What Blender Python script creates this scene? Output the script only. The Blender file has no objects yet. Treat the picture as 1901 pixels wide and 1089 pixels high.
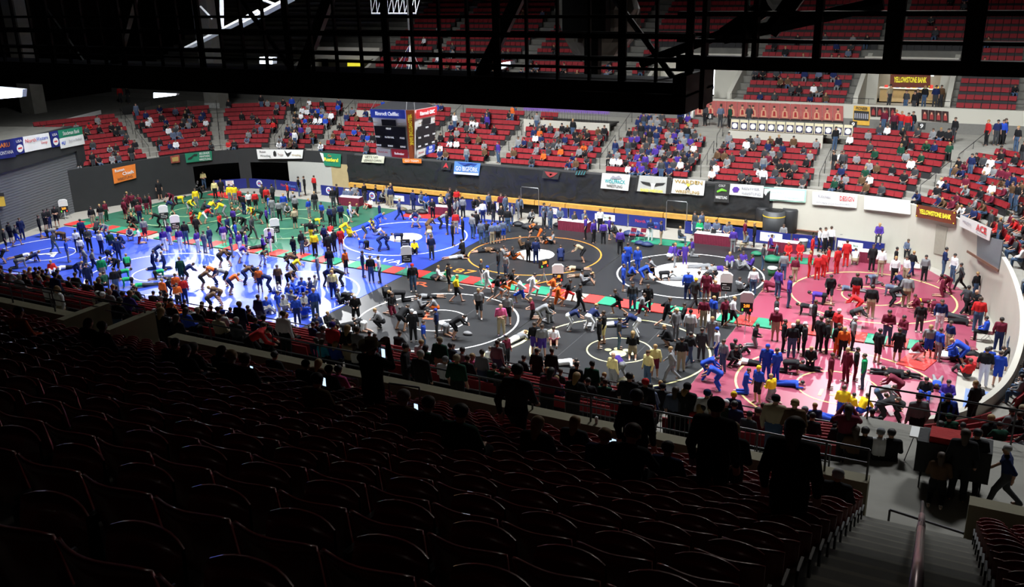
# Indoor arena during a youth wrestling tournament, seen from the dark upper stand.
import bpy, math, random
import numpy as np
from mathutils import Vector, Matrix
random.seed(7); rng = np.random.default_rng(7)
S = bpy.context.scene
COL = S.collection
# ------------------------------------------------------------------ camera
FPX, YAW, PITCH, ROLL, CZ = 1727.9, -0.48566, 0.33267, -0.02456, 17.918
_cy, _sy, _cp, _sp = math.cos(YAW), math.sin(YAW), math.cos(PITCH), math.sin(PITCH)
_f = np.array([_sy*_cp, _cy*_cp, -_sp]); _r0 = np.array([_cy, -_sy, 0.0]); _u0 = np.cross(_r0, _f)
_r = _r0*math.cos(ROLL)+_u0*math.sin(ROLL); _u = -_r0*math.sin(ROLL)+_u0*math.cos(ROLL)
EYE = np.array([0, 0, CZ])
cam = bpy.data.cameras.new('camera'); camo = bpy.data.objects.new('camera', cam); COL.objects.link(camo)
cam.sensor_width = 36; cam.lens = FPX/1901*36; cam.clip_end = 400; cam.clip_start = .1
camo.matrix_world = Matrix(((_r[0], _u[0], -_f[0], 0), (_r[1], _u[1], -_f[1], 0), (_r[2], _u[2], -_f[2], CZ), (0, 0, 0, 1)))
S.camera = camo
S.view_settings.view_transform = 'Standard'; S.view_settings.look = 'None'
S.view_settings.exposure = 0.0; S.view_settings.gamma = 1.0; S.view_settings.use_curve_mapping = False
# ------------------------------------------------------------------ light
w = bpy.data.worlds.new('arena_air'); S.world = w; w.use_nodes = True
w.node_tree.nodes['Background'].inputs[0].default_value = (.5, .6, .8, 1)
w.node_tree.nodes['Background'].inputs[1].default_value = 0.0
def spot(x, y, z, tx, ty, tz, watts, deg, blend=.6, size=.25, col=(1, 1, 1)):
    l = bpy.data.lights.new('arena_or_fill_spot', 'SPOT'); l.energy = watts; l.spot_size = math.radians(deg)
    l.spot_blend = blend; l.shadow_soft_size = size; l.color = col
    o = bpy.data.objects.new('arena_or_fill_spot', l); COL.objects.link(o); o.location = (x, y, z)
    o.rotation_euler = (Vector((tx, ty, tz))-Vector((x, y, z))).to_track_quat('-Z', 'Y').to_euler()
def area(x, y, z, tx, ty, tz, watts, sx, sy, spread=180, col=(1, 1, 1)):
    l = bpy.data.lights.new('lamp_or_fill_bank', 'AREA'); l.energy = watts; l.shape = 'RECTANGLE'; l.size = sx; l.size_y = sy
    l.spread = math.radians(spread); l.color = col
    o = bpy.data.objects.new('lamp_or_fill_bank', l); COL.objects.link(o); o.location = (x, y, z)
    o.rotation_euler = (Vector((tx, ty, tz))-Vector((x, y, z))).to_track_quat('-Z', 'Y').to_euler()
COOL = (.95, .98, 1.0)
for X, Wt in ((-58, 2900), (-45, 4300), (-32, 5000), (-19, 4700), (-6, 5200)):
    area(X, 47, 25, X, 47, 0, Wt, 7, 3, 105, COOL)
for X in (-50, -36, -22, -8, 4):                     # banks aimed at the far lower stand
    area(X, 52, 24, X, 68, 4, 1500, 4, 2, 75, COOL)
for X, Wt in ((-44, 260), (-26, 480), (-8, 520)):       # unseen fill banks added to brighten the near lower seats and walkway
    area(X, 40, 25, X, 24, 4, Wt, 4, 2, 62, COOL)
area(4, 36, 25, 3, 22, 6, 260, 3, 2, 60, COOL)  # unseen fill added for the near platform on the right
area(-4, 34, 26, -3, 7, 12, 40, 3, 2, 50, (1, .93, .85))  # weak unseen fill added to lift the near upper seats
spot(-24, 9, 28, -11.2, 25, 16.2, 1500, 10, .8, .5, COOL)  # unseen spot added to brighten the wrapped bundle
area(-52, 46, 22, -64, 56, 3, 500, 3, 2, 80, COOL)
area(-15, 60, 22, -12, 84, 10, 190, 12, 2, 100, COOL)
# high lamps on the far side of the roof whose light glances off the glossy mats towards the near stand
for x, y, z, tx, ty, W, dg in ((-86, 84, 26, -41.6, 37.2, 38000, 12), (-81, 88, 26, -38.8, 39.0, 20000, 11), (-91, 81.5, 25, -44.4, 37.6, 19000, 11), (-71, 86, 24, -31.5, 37.5, 24000, 15), (-9, 85, 24, -3.6, 37.0, 26000, 22), (6, 84, 24, -1.0, 39.5, 16000, 22)):
    spot(x, y, z, tx, ty, 0, W, dg, 1.0, .5, (.98, .99, 1))
spot(-3, 40, 26, -2.5, 37.5, 0, 6000, 42, .9, .12, (1, .98, .98))
# ------------------------------------------------------------------ materials
_m = {}
def lin(c): return tuple((v/12.92 if v <= .04045 else ((v+.055)/1.055)**2.4) for v in c)
def mat(name, rgb, rough=.6, metal=0., spec=.5, emit=0., var=.12, scale=6., bump=0., coat=0.):
    if name in _m: return _m[name]
    m = bpy.data.materials.new(name); m.use_nodes = True; nt = m.node_tree; b = nt.nodes['Principled BSDF']
    b.inputs['Roughness'].default_value = rough; b.inputs['Metallic'].default_value = metal
    b.inputs['Specular IOR Level'].default_value = spec
    if coat: b.inputs['Coat Weight'].default_value = coat
    n = nt.nodes.new('ShaderNodeTexNoise'); n.inputs['Scale'].default_value = scale; n.inputs['Detail'].default_value = 3
    tc = nt.nodes.new('ShaderNodeTexCoord'); nt.links.new(tc.outputs['Object'], n.inputs['Vector'])
    mx = nt.nodes.new('ShaderNodeMix'); mx.data_type = 'RGBA'; nt.links.new(n.outputs['Fac'], mx.inputs['Factor'])
    mx.inputs[6].default_value = tuple(max(0, c*(1-var)) for c in rgb)+(1,)
    mx.inputs[7].default_value = tuple(min(1, c*(1+var)) for c in rgb)+(1,)
    nt.links.new(mx.outputs[2], b.inputs['Base Color'])
    if emit:
        b.inputs['Emission Color'].default_value = tuple(rgb)+(1,); b.inputs['Emission Strength'].default_value = emit
    if bump:
        bp = nt.nodes.new('ShaderNodeBump'); bp.inputs['Strength'].default_value = bump; bp.inputs['Distance'].default_value = .05
        nt.links.new(n.outputs['Fac'], bp.inputs['Height']); nt.links.new(bp.outputs[0], b.inputs['Normal'])
    _m[name] = m; return m
M_CONC = mat('concrete', (.26, .25, .22), .85, var=.25, scale=1.3, bump=.15)
M_CONCD = mat('worn_concrete', (.17, .165, .145), .9, var=.3, scale=1.6, bump=.2)
M_CREAM = mat('cream_paint', (.52, .50, .43), .7, var=.06, scale=.6)
M_WHITE = mat('white_paint', (.8, .8, .79), .6, var=.04)
M_BLACKP = mat('black_paint', (.012, .012, .013), .7, var=.3)
M_STEEL = mat('dark_steel', (.011, .011, .012), .5, metal=.2, spec=.3)
M_RAIL = mat('black_rail', (.02, .02, .022), .35, metal=.0, spec=.6)
M_CHROME = mat('bare_metal', (.55, .55, .57), .3, metal=.9)
M_GREYD = mat('grey_roller_door', (.13, .135, .145), .7, var=.08, scale=2)
M_BRICK = mat('dark_brown_brick', (.035, .024, .018), .9, var=.35, scale=3)
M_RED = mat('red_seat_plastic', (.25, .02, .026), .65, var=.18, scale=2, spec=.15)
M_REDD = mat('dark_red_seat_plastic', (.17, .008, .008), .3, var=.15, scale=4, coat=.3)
M_WOOD = mat('varnished_wood', (.62, .33, .07), .5, var=.2, scale=3)
M_BROWN = mat('brown_plank', (.16, .075, .045), .6, var=.2)
M_TARP = mat('black_plastic_sheet', (.02, .021, .022), .27, var=.3, scale=.7, bump=.8, spec=.6)
for _n in M_TARP.node_tree.nodes:
    if _n.type == 'BUMP': _n.inputs['Distance'].default_value = .3
    if _n.type == 'TEX_NOISE': _n.inputs['Detail'].default_value = 2.5; _n.inputs['Distortion'].default_value = .8
M_NAVY = mat('navy_vinyl', (.012, .02, .17), .5, var=.08)
M_MAROONC = mat('maroon_tablecloth', (.15, .008, .03), .8, var=.2)
# ------------------------------------------------------------------ helpers
def tag(o, label=None, cat=None, group=None, kind=None):
    if label: o['label'] = label
    if cat: o['category'] = cat
    if group: o['group'] = group
    if kind: o['kind'] = kind
    return o
def empty(name, loc=(0, 0, 0), rz=0.):
    o = bpy.data.objects.new(name, None); COL.objects.link(o); o.location = loc; o.rotation_euler = (0, 0, rz)
    o.empty_display_size = .2; return o
class MB:
    def __init__(s): s.v = []; s.f = []; s.m = []
    def add(s, vs, fs, mi=0):
        b = len(s.v); s.v += [tuple(map(float, p)) for p in vs]; s.f += [tuple(b+i for i in f) for f in fs]; s.m += [mi]*len(fs); return s
    def box(s, a, b, mi=0, F=None):
        x0, y0, z0 = a; x1, y1, z1 = b
        vs = [(x0, y0, z0), (x1, y0, z0), (x1, y1, z0), (x0, y1, z0), (x0, y0, z1), (x1, y0, z1), (x1, y1, z1), (x0, y1, z1)]
        if F is not None: vs = [F(p) for p in vs]
        return s.add(vs, [(0, 3, 2, 1), (4, 5, 6, 7), (0, 1, 5, 4), (1, 2, 6, 5), (2, 3, 7, 6), (3, 0, 4, 7)], mi)
    def tube(s, pts, r, n=6, mi=0, cap=True):
        pts = [Vector(p) for p in pts]; rs = r if isinstance(r, (list, tuple)) else [r]*len(pts); b = len(s.v)
        for i, p in enumerate(pts):
            d = (pts[min(i+1, len(pts)-1)]-pts[max(i-1, 0)]).normalized()
            a = Vector((0, 0, 1)) if abs(d.z) < .9 else Vector((1, 0, 0))
            e1 = d.cross(a).normalized(); e2 = d.cross(e1)
            for k in range(n):
                t = 2*math.pi*k/n; s.v.append(tuple(p+(e1*math.cos(t)+e2*math.sin(t))*rs[i]))
        for i in range(len(pts)-1):
            for k in range(n):
                k2 = (k+1) % n; s.f.append((b+i*n+k, b+(i+1)*n+k, b+(i+1)*n+k2, b+i*n+k2)); s.m.append(mi)
        if cap:
            s.f.append(tuple(b+k for k in range(n))); s.f.append(tuple(b+(len(pts)-1)*n+k for k in reversed(range(n)))); s.m += [mi, mi]
        return s
    def disc(s, c, r0, r1, z0, z1, n=64, mi=0):            # flat ring lying on the ground
        b = len(s.v)
        for k in range(n):
            t = 2*math.pi*k/n; cx, sx = math.cos(t), math.sin(t)
            s.v += [(c[0]+r0*cx, c[1]+r0*sx, z1), (c[0]+r1*cx, c[1]+r1*sx, z1), (c[0]+r1*cx, c[1]+r1*sx, z0)]
        for k in range(n):
            a = b+3*k; d = b+3*((k+1) % n); s.f += [(a, a+1, d+1, d), (a+1, a+2, d+2, d+1)]; s.m += [mi, mi]
        return s
    def build(s, name, mats, parent=None, smooth=False, loc=None):
        me = bpy.data.meshes.new(name); me.from_pydata(s.v, [], s.f)
        for m in (mats if isinstance(mats, (list, tuple)) else [mats]): me.materials.append(m)
        me.polygons.foreach_set('material_index', s.m)
        if smooth: me.polygons.foreach_set('use_smooth', [True]*len(s.f))
        o = bpy.data.objects.new(name, me); COL.objects.link(o)
        if parent: o.parent = parent
        if loc: o.location = loc
        return o
def struct(name, mb, mats, smooth=False): return tag(mb.build(name, mats, None, smooth), kind='structure')
def ray(px, py): return _f+(px-950.5)/FPX*_r-(py-544.5)/FPX*_u
def gnd(px, py, z=0.): d = ray(px, py); return EYE+d*((z-CZ)/d[2])
def atY(px, py, Y): d = ray(px, py); return EYE+d*(Y/d[1])
def atX(px, py, X): d = ray(px, py); return EYE+d*(X/d[0])
def projpx(P): q = np.array(P)-EYE; d = q@_f; return 950.5+FPX*(q@_r)/d, 544.5-FPX*(q@_u)/d, d
def text(parent, s, org, xd, yd, h, w, m, name='lettering', off=.012, ext=.002, world=False, bold=0.):
    """a line of lettering centred on org, reading along xd, its top towards yd; h capital height, w full width"""
    c = bpy.data.curves.new(name, 'FONT'); c.body = s; c.align_x = 'CENTER'; c.align_y = 'CENTER'; c.size = 1; c.extrude = ext/max(h/.7, .05)
    c.offset = bold; c.resolution_u = 2
    c.materials.append(m); o = bpy.data.objects.new(name, c); COL.objects.link(o)
    wd = {'I': .28, 'i': .24, 'l': .24, '1': .5, ' ': .32, 't': .35, 'r': .4, 'f': .35, 'W': .95, 'M': .86, 'm': .92, 'w': .8, '\'': .2, '!': .28, 'J': .5, '.': .25}
    L = sum(wd.get(ch, .7 if ch.isupper() else .59) for ch in max(s.split('\n'), key=len))
    xd = Vector(xd).normalized(); yd = Vector(yd).normalized(); n = xd.cross(yd).normalized(); yd = n.cross(xd)
    o.matrix_world = Matrix((( *(xd*w/L),), (*(yd*h/.72),), (*(n*h/.72),))).transposed().to_4x4()
    mw = Matrix.Translation(Vector(org)+n*off) @ o.matrix_world
    if parent: o.parent = parent
    if parent and world: o.matrix_parent_inverse = parent.matrix_basis.inverted()
    o.matrix_basis = mw; return o
# the plan of the arena wall: left end, far side, right end, near side (outside lies to the left of the walk)
def catmull(P, step=.5):
    P = np.array(P, float); out = []
    Q = np.vstack([2*P[0]-P[1], P, 2*P[-1]-P[-2]])
    for i in range(1, len(Q)-2):
        n = max(2, int(np.linalg.norm(Q[i+1]-Q[i])/step))
        for k in range(n):
            t = k/n; out.append(.5*((2*Q[i])+(-Q[i-1]+Q[i+1])*t+(2*Q[i-1]-5*Q[i]+4*Q[i+1]-Q[i+2])*t*t+(-Q[i-1]+3*Q[i]-3*Q[i+1]+Q[i+2])*t**3))
    out.append(P[-1]); return np.array(out)
PLAN = catmull([(-66.9, 49.0), (-66.2, 51), (-65.2, 53.2), (-64.1, 55.8), (-62.8, 58.5), (-61.1, 61.0), (-58, 62.8), (-53, 63.8), (-48, 64), (-38, 64), (-25, 64), (-14, 64), (-9.5, 63.9),
    (-6.4, 63.3), (-3.6, 61.8), (-1.4, 59.4), (0, 56.2), (1.0, 52), (1.6, 47.5), (1.85, 43), (1.7, 38.5), (1.1, 34.8), (-.2, 32), (-2.6, 30.2), (-5.6, 29.65), (-10, 29.6), (-25, 29.6), (-45, 29.6), (-66, 29.6)])
_d = np.gradient(PLAN, axis=0); _d /= np.linalg.norm(_d, axis=1)[:, None]
for _ in range(6): _d[1:-1] = (_d[:-2]+_d[1:-1]*2+_d[2:])/4
_d /= np.linalg.norm(_d, axis=1)[:, None]
NRM = np.stack([-_d[:, 1], _d[:, 0]], 1)
ARC = np.concatenate([[0], np.cumsum(np.linalg.norm(np.diff(PLAN, axis=0), axis=1))])
def plan(s, off=0.):
    p = np.array([np.interp(s, ARC, PLAN[:, i]) for i in (0, 1)]); n = np.array([np.interp(s, ARC, NRM[:, i]) for i in (0, 1)]); n /= np.linalg.norm(n)
    return p+n*off, n
def arc_at(x, y): return ARC[np.argmin(np.hypot(PLAN[:, 0]-x, PLAN[:, 1]-y))]
def wall_hit(px, py, off=-.1):
    d = ray(px, py); C = PLAN+NRM*off; best = None
    for i in range(len(C)-1):
        a, b = C[i], C[i+1]; e = b-a; den = d[0]*e[1]-d[1]*e[0]
        if abs(den) < 1e-9: continue
        t = (a[0]*e[1]-a[1]*e[0])/den; k = (a[0]*d[1]-a[1]*d[0])/den
        if t > 0 and -.001 <= k <= 1.001 and (best is None or t > best): best = t
    return EYE+d*best

def texts_to_mesh():
    """turn all the lettering into plain meshes"""
    bpy.context.view_layer.update(); dg = bpy.context.evaluated_depsgraph_get(); L = [o for o in COL.objects if o.type == 'FONT']; new = [(o, bpy.data.meshes.new_from_object(o.evaluated_get(dg))) for o in L]
    for o, me in new:
        nm = o.name; mb = o.matrix_basis.copy(); mpi = o.matrix_parent_inverse.copy(); p = o.parent; bpy.data.objects.remove(o)
        n = bpy.data.objects.new(nm.split('.')[0], me); COL.objects.link(n); n.parent = p; n.matrix_parent_inverse = mpi; n.matrix_basis = mb

# ------------------------------------------------------------------ building shell
struct('floor', MB().box((-72, 24, -.3), (9, 70, 0)), mat('arena_floor', (.33, .31, .27), .6, var=.12, scale=.4))
struct('ceiling', MB().box((-112, -14, 30), (40, 112, 30.5)), M_BLACKP)
struct('wall_back', MB().box((-112, 108, 0), (40, 108.5, 30)), M_BRICK)
struct('wall_left', MB().box((-112, -14, 0), (-111.5, 108, 30)), M_BRICK)
struct('wall_right', MB().box((39, -14, 0), (39.5, 108, 30)), M_BRICK)
struct('wall_front', MB().box((-112, -14, 0), (40, -13.5, 30)), M_BLACKP)
struct('ground_slab', MB().box((-112, -14, -1), (39, 108, -.35)), M_CONCD)
# the arena wall, painted black on the left and far part, cream on the right
sB = arc_at(-12.9, 64); sE = ARC[-1]
def strip(s0, s1, prof, step=.6, mi=0, mb=None):
    mb = mb or MB(); n = max(2, int((s1-s0)/step)); ss = np.linspace(s0, s1, n); k = len(prof); b = len(mb.v)
    for s in ss:
        for (o, z) in prof:
            p, _ = plan(s, o); mb.v.append((p[0], p[1], z))
    for i in range(n-1):
        for j in range(k-1):
            a = b+i*k+j; mb.f.append((a, a+1, a+k+1, a+k)); mb.m.append(mi)
    return mb
ST = arc_at(-49.0, 64)
openings = [(arc_at(-62.6, 58.8), arc_at(-59.9, 61.7)), (arc_at(-59.2, 62.2), arc_at(-55.6, 63.3))]
mb = MB(); s = 0
for a, b in openings+[(ST, ST)]:
    strip(s, a, [(0, 0), (0, 3.5), (.22, 3.5), (.22, 2.6)], mb=mb)
    if b > a: strip(a, b, [(0, 2.35), (0, 3.5), (.22, 3.5), (.22, 2.6)], mb=mb)
    s = b
struct('wall_far_left', mb, mat('matt_black_paint', (.018, .019, .02), .75, var=.2, scale=1.5))
for a, b in openings:                                   # deep dark tunnels under the stand
    struct('tunnel_recess', strip(a-.3, b+.3, [(.02, 2.36), (4, 2.36), (4, 0), (.1, 0.004)]), M_BLACKP)
struct('wall_far', strip(ST, sB, [(0, 0), (0, 3.5), (.22, 3.5), (.22, 2.6)]), mat('grey_wall_paint', (.06, .06, .06), .7))
struct('wall_right_end', strip(sB, arc_at(-1.2, 31), [(0, 0), (0, 3.5), (.22, 3.5), (.22, 2.6)]), M_CREAM)
struct('wall_near', strip(arc_at(-1.2, 31), sE, [(0, 0), (0, 3.05), (.95, 3.05), (.95, 2.75)]), M_CREAM)
# cream wall and wooden partition at the left of the plastic sheet
g0 = plan(arc_at(-55.4, 63.4), -.06)[0]; g1 = plan(arc_at(-51.4, 63.95), -.06)[0]
mb = MB(); strip(arc_at(-55.4, 63.4), arc_at(-51.2, 64), [(-.06, 0), (-.06, 2.5), (0, 2.5)], mb=mb); struct('wall_service', mb, mat('pale_grey_paint', (.42, .42, .39), .7, var=.05))
struct('trim_1', strip(arc_at(-51.2, 64), arc_at(-49.1, 64), [(-.07, 0), (-.07, 2.5), (0, 2.5)]), mat('plywood', (.42, .33, .17), .6, var=.15, scale=2))
# ---- lower stand: concrete tiers all round
def ztread(k): return 3.05+.3*k
prof = [(.22, 2.9), (.22, 3.05)]
for k in range(10): prof += [(1.25+.8*k, ztread(k)), (1.25+.8*k, ztread(k+1) if k < 9 else 5.95)]
prof += [(11.3, 5.95)]
struct('lower_stand_tiers', strip(0, arc_at(-.2, 32)+.1, prof, .7), M_CONC)
profn = [(.95, 2.75)]+[(1.25+.8*k, z) for k in range(9) for z in ((ztread(k), ztread(k+1)) if k < 9 else ())]
profn = [(.95, 3.02)]+[q for k in range(9) for q in ((1.25+.8*k, ztread(k)), (1.25+.8*k, ztread(k+1) if k < 8 else 5.95))]+[(11.0, 5.95)]
struct('near_stand_tiers', strip(arc_at(-.2, 32), sE, profn, .7), M_CONC)
struct('far_walkway', MB().box((-91, 72.0, 5.3), (39, 75.2, 5.955)), M_CONC)
struct('near_walkway', MB().box((-91, 17.6, 5.3), (39, 21.2, 5.955)), M_CONC)
struct('right_platform', MB().box((-2.6, 68.4, 5.2), (39, 75.2, 5.96)).box((-2.4, 17.7, 5.2), (39, 25.2, 5.96)).box((11.5, 21, 5.2), (39, 72, 5.96)), M_CONC)
struct('left_platform', MB().box((-91, 21, 5.2), (-76, 72, 5.96)), M_CONCD)
# poster wall behind the far walkway
struct('wall_concourse', MB().box((-91, 75.2, 5.9), (39, 75.55, 6.75), 0).box((-91, 75.2, 6.75), (39, 75.55, 7.8), 1), [mat('grey_band_paint', (.17, .165, .15), .8), M_CREAM])
# ---- upper stands, far (mirror) and near
def row_y(k): return 2.93+.95*k
def row_z(k): return 14.54-.485*k
def tiers(name, mir, k0, k1, x0, x1, gaps=()):
    mb = MB()
    for k in range(k0, k1+1):
        ya, yb = row_y(k)-.35, row_y(k)+.6; z = row_z(k)
        xs = [x0]+[v for g in gaps if k >= g[2] for v in g[:2]]+[x1]
        for i in range(0, len(xs), 2):
            lo, hi = (ya, yb+.02) if not mir else (93.6-yb-.02, 93.6-ya)
            mb.box((xs[i], lo, z-.6), (xs[i+1], hi, z))
    return struct(name, mb, M_CONCD)
PORTALS = [(-10.2, -3.4), (-27.5, -19.6), (-66.5, -57.0)]
tiers('near_upper_tiers', False, -6, 15, -60, 38)
tiers('far_upper_tiers', True, -13, 15, -88, 38, [(-66.5, -57.0, 9), (-27.5, -19.6, 9), (-10.2, -3.4, 9)])
struct('far_upper_walk', MB().box((-91, 75.5, 6.4), (39, 81.5, 7.2)), M_CONC)
for i, (a, b) in enumerate(PORTALS):                    # cream concrete portals cut into the upper stand
    mb = MB()
    for x in (a, b-.35): mb.add([(x, 76.1, 7.2), (x+.35, 76.1, 7.2), (x+.35, 82.4, 7.2), (x, 82.4, 7.2), (x, 76.1, 8.3), (x+.35, 76.1, 8.3), (x+.35, 82.4, 11.0), (x, 82.4, 11.0)],
                                [(0, 3, 2, 1), (4, 5, 6, 7), (0, 1, 5, 4), (1, 2, 6, 5), (2, 3, 7, 6), (3, 0, 4, 7)])
    if i == 1:
        mb.box((a, 80.6, 7.2), (-24.7, 81, 10.9)).box((-22.3, 80.6, 7.2), (b, 81, 10.9)).box((-24.7, 80.6, 10.5), (-22.3, 81, 10.9))
    else: mb.box((a, 80.4, 9.7), (b, 80.8, 10.9)).box((a, 80.4, 7.2), (a+1.2, 80.8, 9.8)).box((b-1.1, 80.4, 7.2), (b, 80.8, 9.8)).box((a, 84, 7.2), (b, 84.3, 10.9))
    struct('stand_portal', mb, M_CREAM)
struct('window_1', MB().box((-24.7, 82.2, 7.25), (-22.3, 82.3, 10.5)), mat('daylight_glass', (.93, .96, 1), .5, emit=2.6, var=0))
# near parapet with openings for the stairs
Z2 = 7.72
mb = MB()
def parapet(x0, x1): mb.box((x0, 18.35, 5.9), (x1, 18.72, Z2))
parapet(-21.5, -1.45); parapet(.45, 39); parapet(-60, -25.0)
struct('near_parapet', mb, mat('ledge_concrete', (.19, .168, .10), .8, var=.2, scale=2))
# raised stair in the near upper stand on the right, half steps between the rows
mb = MB()
for k in range(-5, 17):
    y = row_y(k)-.35; z = row_z(k)
    mb.box((-.95-.03*y, y-.02, z-.2), (.5, y+.45, z+.24))
mb.box((-1.45, 17.1, 6.0), (.45, 18.75, 6.2)).box((-1.45, 17.1, 5.9), (.45, 18.75, 6.0))
struct('near_stair', mb, mat('stair_concrete', (.22, .21, .17), .85, var=.3, scale=3))
mb = MB()
for k in range(0, 17):
    y = row_y(k)-.35; z = row_z(k); mb.box((-24.4, y-.02, z-.2), (-22.7, y+.45, z+.24))
struct('near_stair_left', mb, _m['stair_concrete'])
# columns of the left end
for p, nm in (((float(atY(394, 200, 68.5)[0]), 69.2), 'left'), ((-84, 60), 'left_far'), ((-84, 45), 'left_mid')):
    struct('column_'+nm, MB().box((p[0]-.95, p[1]-.7, 2.8), (p[0]+.95, p[1]+.7, 22)), M_CONC)
# right end pier with the grey shutter
# ------------------------------------------------------------------ mats
MC = dict(blue=(.035, .075, .50), black=(.024, .025, .027), maroon=(.27, .05, .088), green=(.03, .125, .078))
MATM = {k: mat(k+'_wrestling_mat', c, .36, var=.10, scale=.5, bump=.02) for k, c in MC.items()}
LW = mat('white_line', (.85, .85, .85), .5); LO = mat('orange_line', (.85, .28, .04), .5); LG = mat('gold_line', (.85, .68, .25), .5)
LC = mat('pale_yellow_line', (.8, .75, .36), .5); LGR = mat('pale_green_line', (.45, .6, .3), .5)
RR = 4.43
def wmat(col, x0, x1, y0, y1, cx, cy, line, inner, label, disc=False, outer=True, ri=1.6, poly=None):
    o = (MB().box((x0+.02, y0, .002), (x1-.02, y1, .045)) if not poly else MB().add([(a, b, z) for z in (.002, .045) for a, b in poly], [tuple(range(2*len(poly)-1, len(poly)-1, -1))[::-1], tuple(range(len(poly)))[::-1]]+[(i, (i+1) % len(poly), len(poly)+(i+1) % len(poly), len(poly)+i) for i in range(len(poly))])).build('wrestling_mat', MATM[col]); tag(o, label, 'wrestling mat', 'wrestling mats laid over the arena floor')
    if outer: MB().disc((cx, cy), RR-.05, RR+.05, .045, .049).build('circle_line', line, o)
    if disc: MB().disc((cx, cy), 0, ri, .045, .050, 48).build('centre_disc', inner, o)
    elif inner: MB().disc((cx, cy), ri-.04, ri+.04, .045, .050, 48).build('centre_circle', inner, o)
    sm = mat('mat_seam_'+col, tuple(min(1, c*1.5+.02) for c in MC[col]), .5)
    q = MB()
    for t in (1/3, 2/3): q.box((x0+(x1-x0)*t-.012, y0, .045), (x0+(x1-x0)*t+.012, y1, .0465))
    q.build('tape_seam', sm, o); return o
F0, F1, N0, N1 = 47.55, 60.4, 34.7, 46.0
g1m = wmat('green', -64.0, -52.9, F0, F1, -57.6, 53.4, LGR, LGR, 'green wrestling mat in the far left corner beside the black wall', poly=[(-64, F0), (-52.92, F0), (-52.92, F1), (-61.7, F1)])
g2m = wmat('green', -52.9, -42.1, F0, F1, -47.4, 53.6, LGR, LGR, 'green wrestling mat in the far row next to the far blue mat')
bC = wmat('blue', -42.1, -31.55, F0, F1, -36.84, 53.6, LW, LW, 'blue wrestling mat of the far row with a white centre disc', True, True, 1.2)
kA = wmat('black', -31.55, -21.1, F0, F1, -26.4, 53.37, LO, LW, 'black wrestling mat with an orange ring and a white centre disc', True, True, 1.32)
kB = wmat('black', -21.1, -11.05, F0, F1, -15.73, 53.3, LW, LW, 'black wrestling mat of the far row with a white ring and a large white disc', True, True, 2.5)
mH = wmat('maroon', -11.05, .1, F0, F1, -5.18, 53.56, LG, LG, 'maroon wrestling mat of the far row with gold rings', poly=[(-11.03, F0), (.4, F0), (.3, 54.8), (-1.2, 57.6), (-2.9, 60.2), (-3.2, F1), (-11.03, F1)])
bJ = wmat('blue', -63.4, -52.3, N0, N1, -57.66, 40.4, LW, LW, 'blue wrestling mat at the left end of the near row')
bI = wmat('blue', -52.3, -42.0, N0, N1, -47.0, 40.2, LW, LW, 'blue wrestling mat in the near row partly washed out by the hot light')
bK = wmat('blue', -42.0, -32.0, N0, N1, -36.6, 40.2, LW, None, 'blue wrestling mat of the near row next to the black one')
kE = wmat('black', -32.0, -21.2, N0, N1, -25.85, 40.16, LW, LW, 'black wrestling mat of the near row with white rings and a red letter')
kF = wmat('black', -21.2, -10.9, N0, N1, -15.3, 40.25, LC, LC, 'black wrestling mat of the near row with pale yellow rings and paw print')
mG = wmat('maroon', -10.9, -.2, N0, N1, -4.9, 40.2, LG, LG, 'maroon wrestling mat of the near row with the gold number 140', False, True, 1.75)
text(mG, '140', (-4.75, 39.3, .05), (1, 0, 0), (0, 1, 0), .75, 2.4, LG, off=.003)
text(bC, '27', (-36.3, 53.8, .05), (1, 0, 0), (0, 1, 0), .5, .9, mat('grey_print', (.35, .4, .6)), off=.003)
text(kB, 'N', (-16.4, 52.6, .05), (1, 0, 0), (0, 1, 0), .8, .8, M_BLACKP, off=.003)
text(kA, '187', (-29.3, 48.3, .05), (1, 0, 0), (0, 1, 0), .8, 2.6, LO, off=.003)
text(kA, 'W', (-23.2, 48.2, .05), (1, 0, 0), (0, 1, 0), .8, 1.6, LO, off=.003)
text(bC, 'NAVAJ', (-35.2, 48.3, .05), (1, 0, 0), (0, 1, 0), .8, 4.2, LW, off=.003)
text(kE, 'L', (-26.6, 40.5, .05), (.9, .3, 0), (-.3, .9, 0), 1.1, .9, mat('red_print', (.7, .1, .03)), off=.003, bold=.02)
text(kE, 'C', (-25.2, 39.9, .05), (.9, .3, 0), (-.3, .9, 0), 1.1, 1.0, LW, off=.003)
text(kE, 'R', (-30.0, 45.0, .05), (.9, .3, 0), (-.3, .9, 0), .9, 1.2, mat('red_print', (.7, .1, .03)), off=.003)
text(kF, 'CCI', (-20.6, 38.2, .05), (.1, 1, 0), (-1, .1, 0), .9, 5.5, LC, off=.003, bold=.02)
text(bJ, 'A', (-57.6, 40.3, .05), (1, 0, 0), (0, 1, 0), .9, 1.6, LW, off=.003, bold=.03)
# paw print on the near black mat
q = MB().disc((-15.2, 39.8), 0, .42, .045, .051, 20)
for a, b in ((-.62, .25), (-.25, .55), (.22, .55), (.6, .25)): q.disc((-15.2+a, 39.8+b), 0, .17, .045, .051, 14)
q.build('paw_print', LC, kF)
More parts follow.
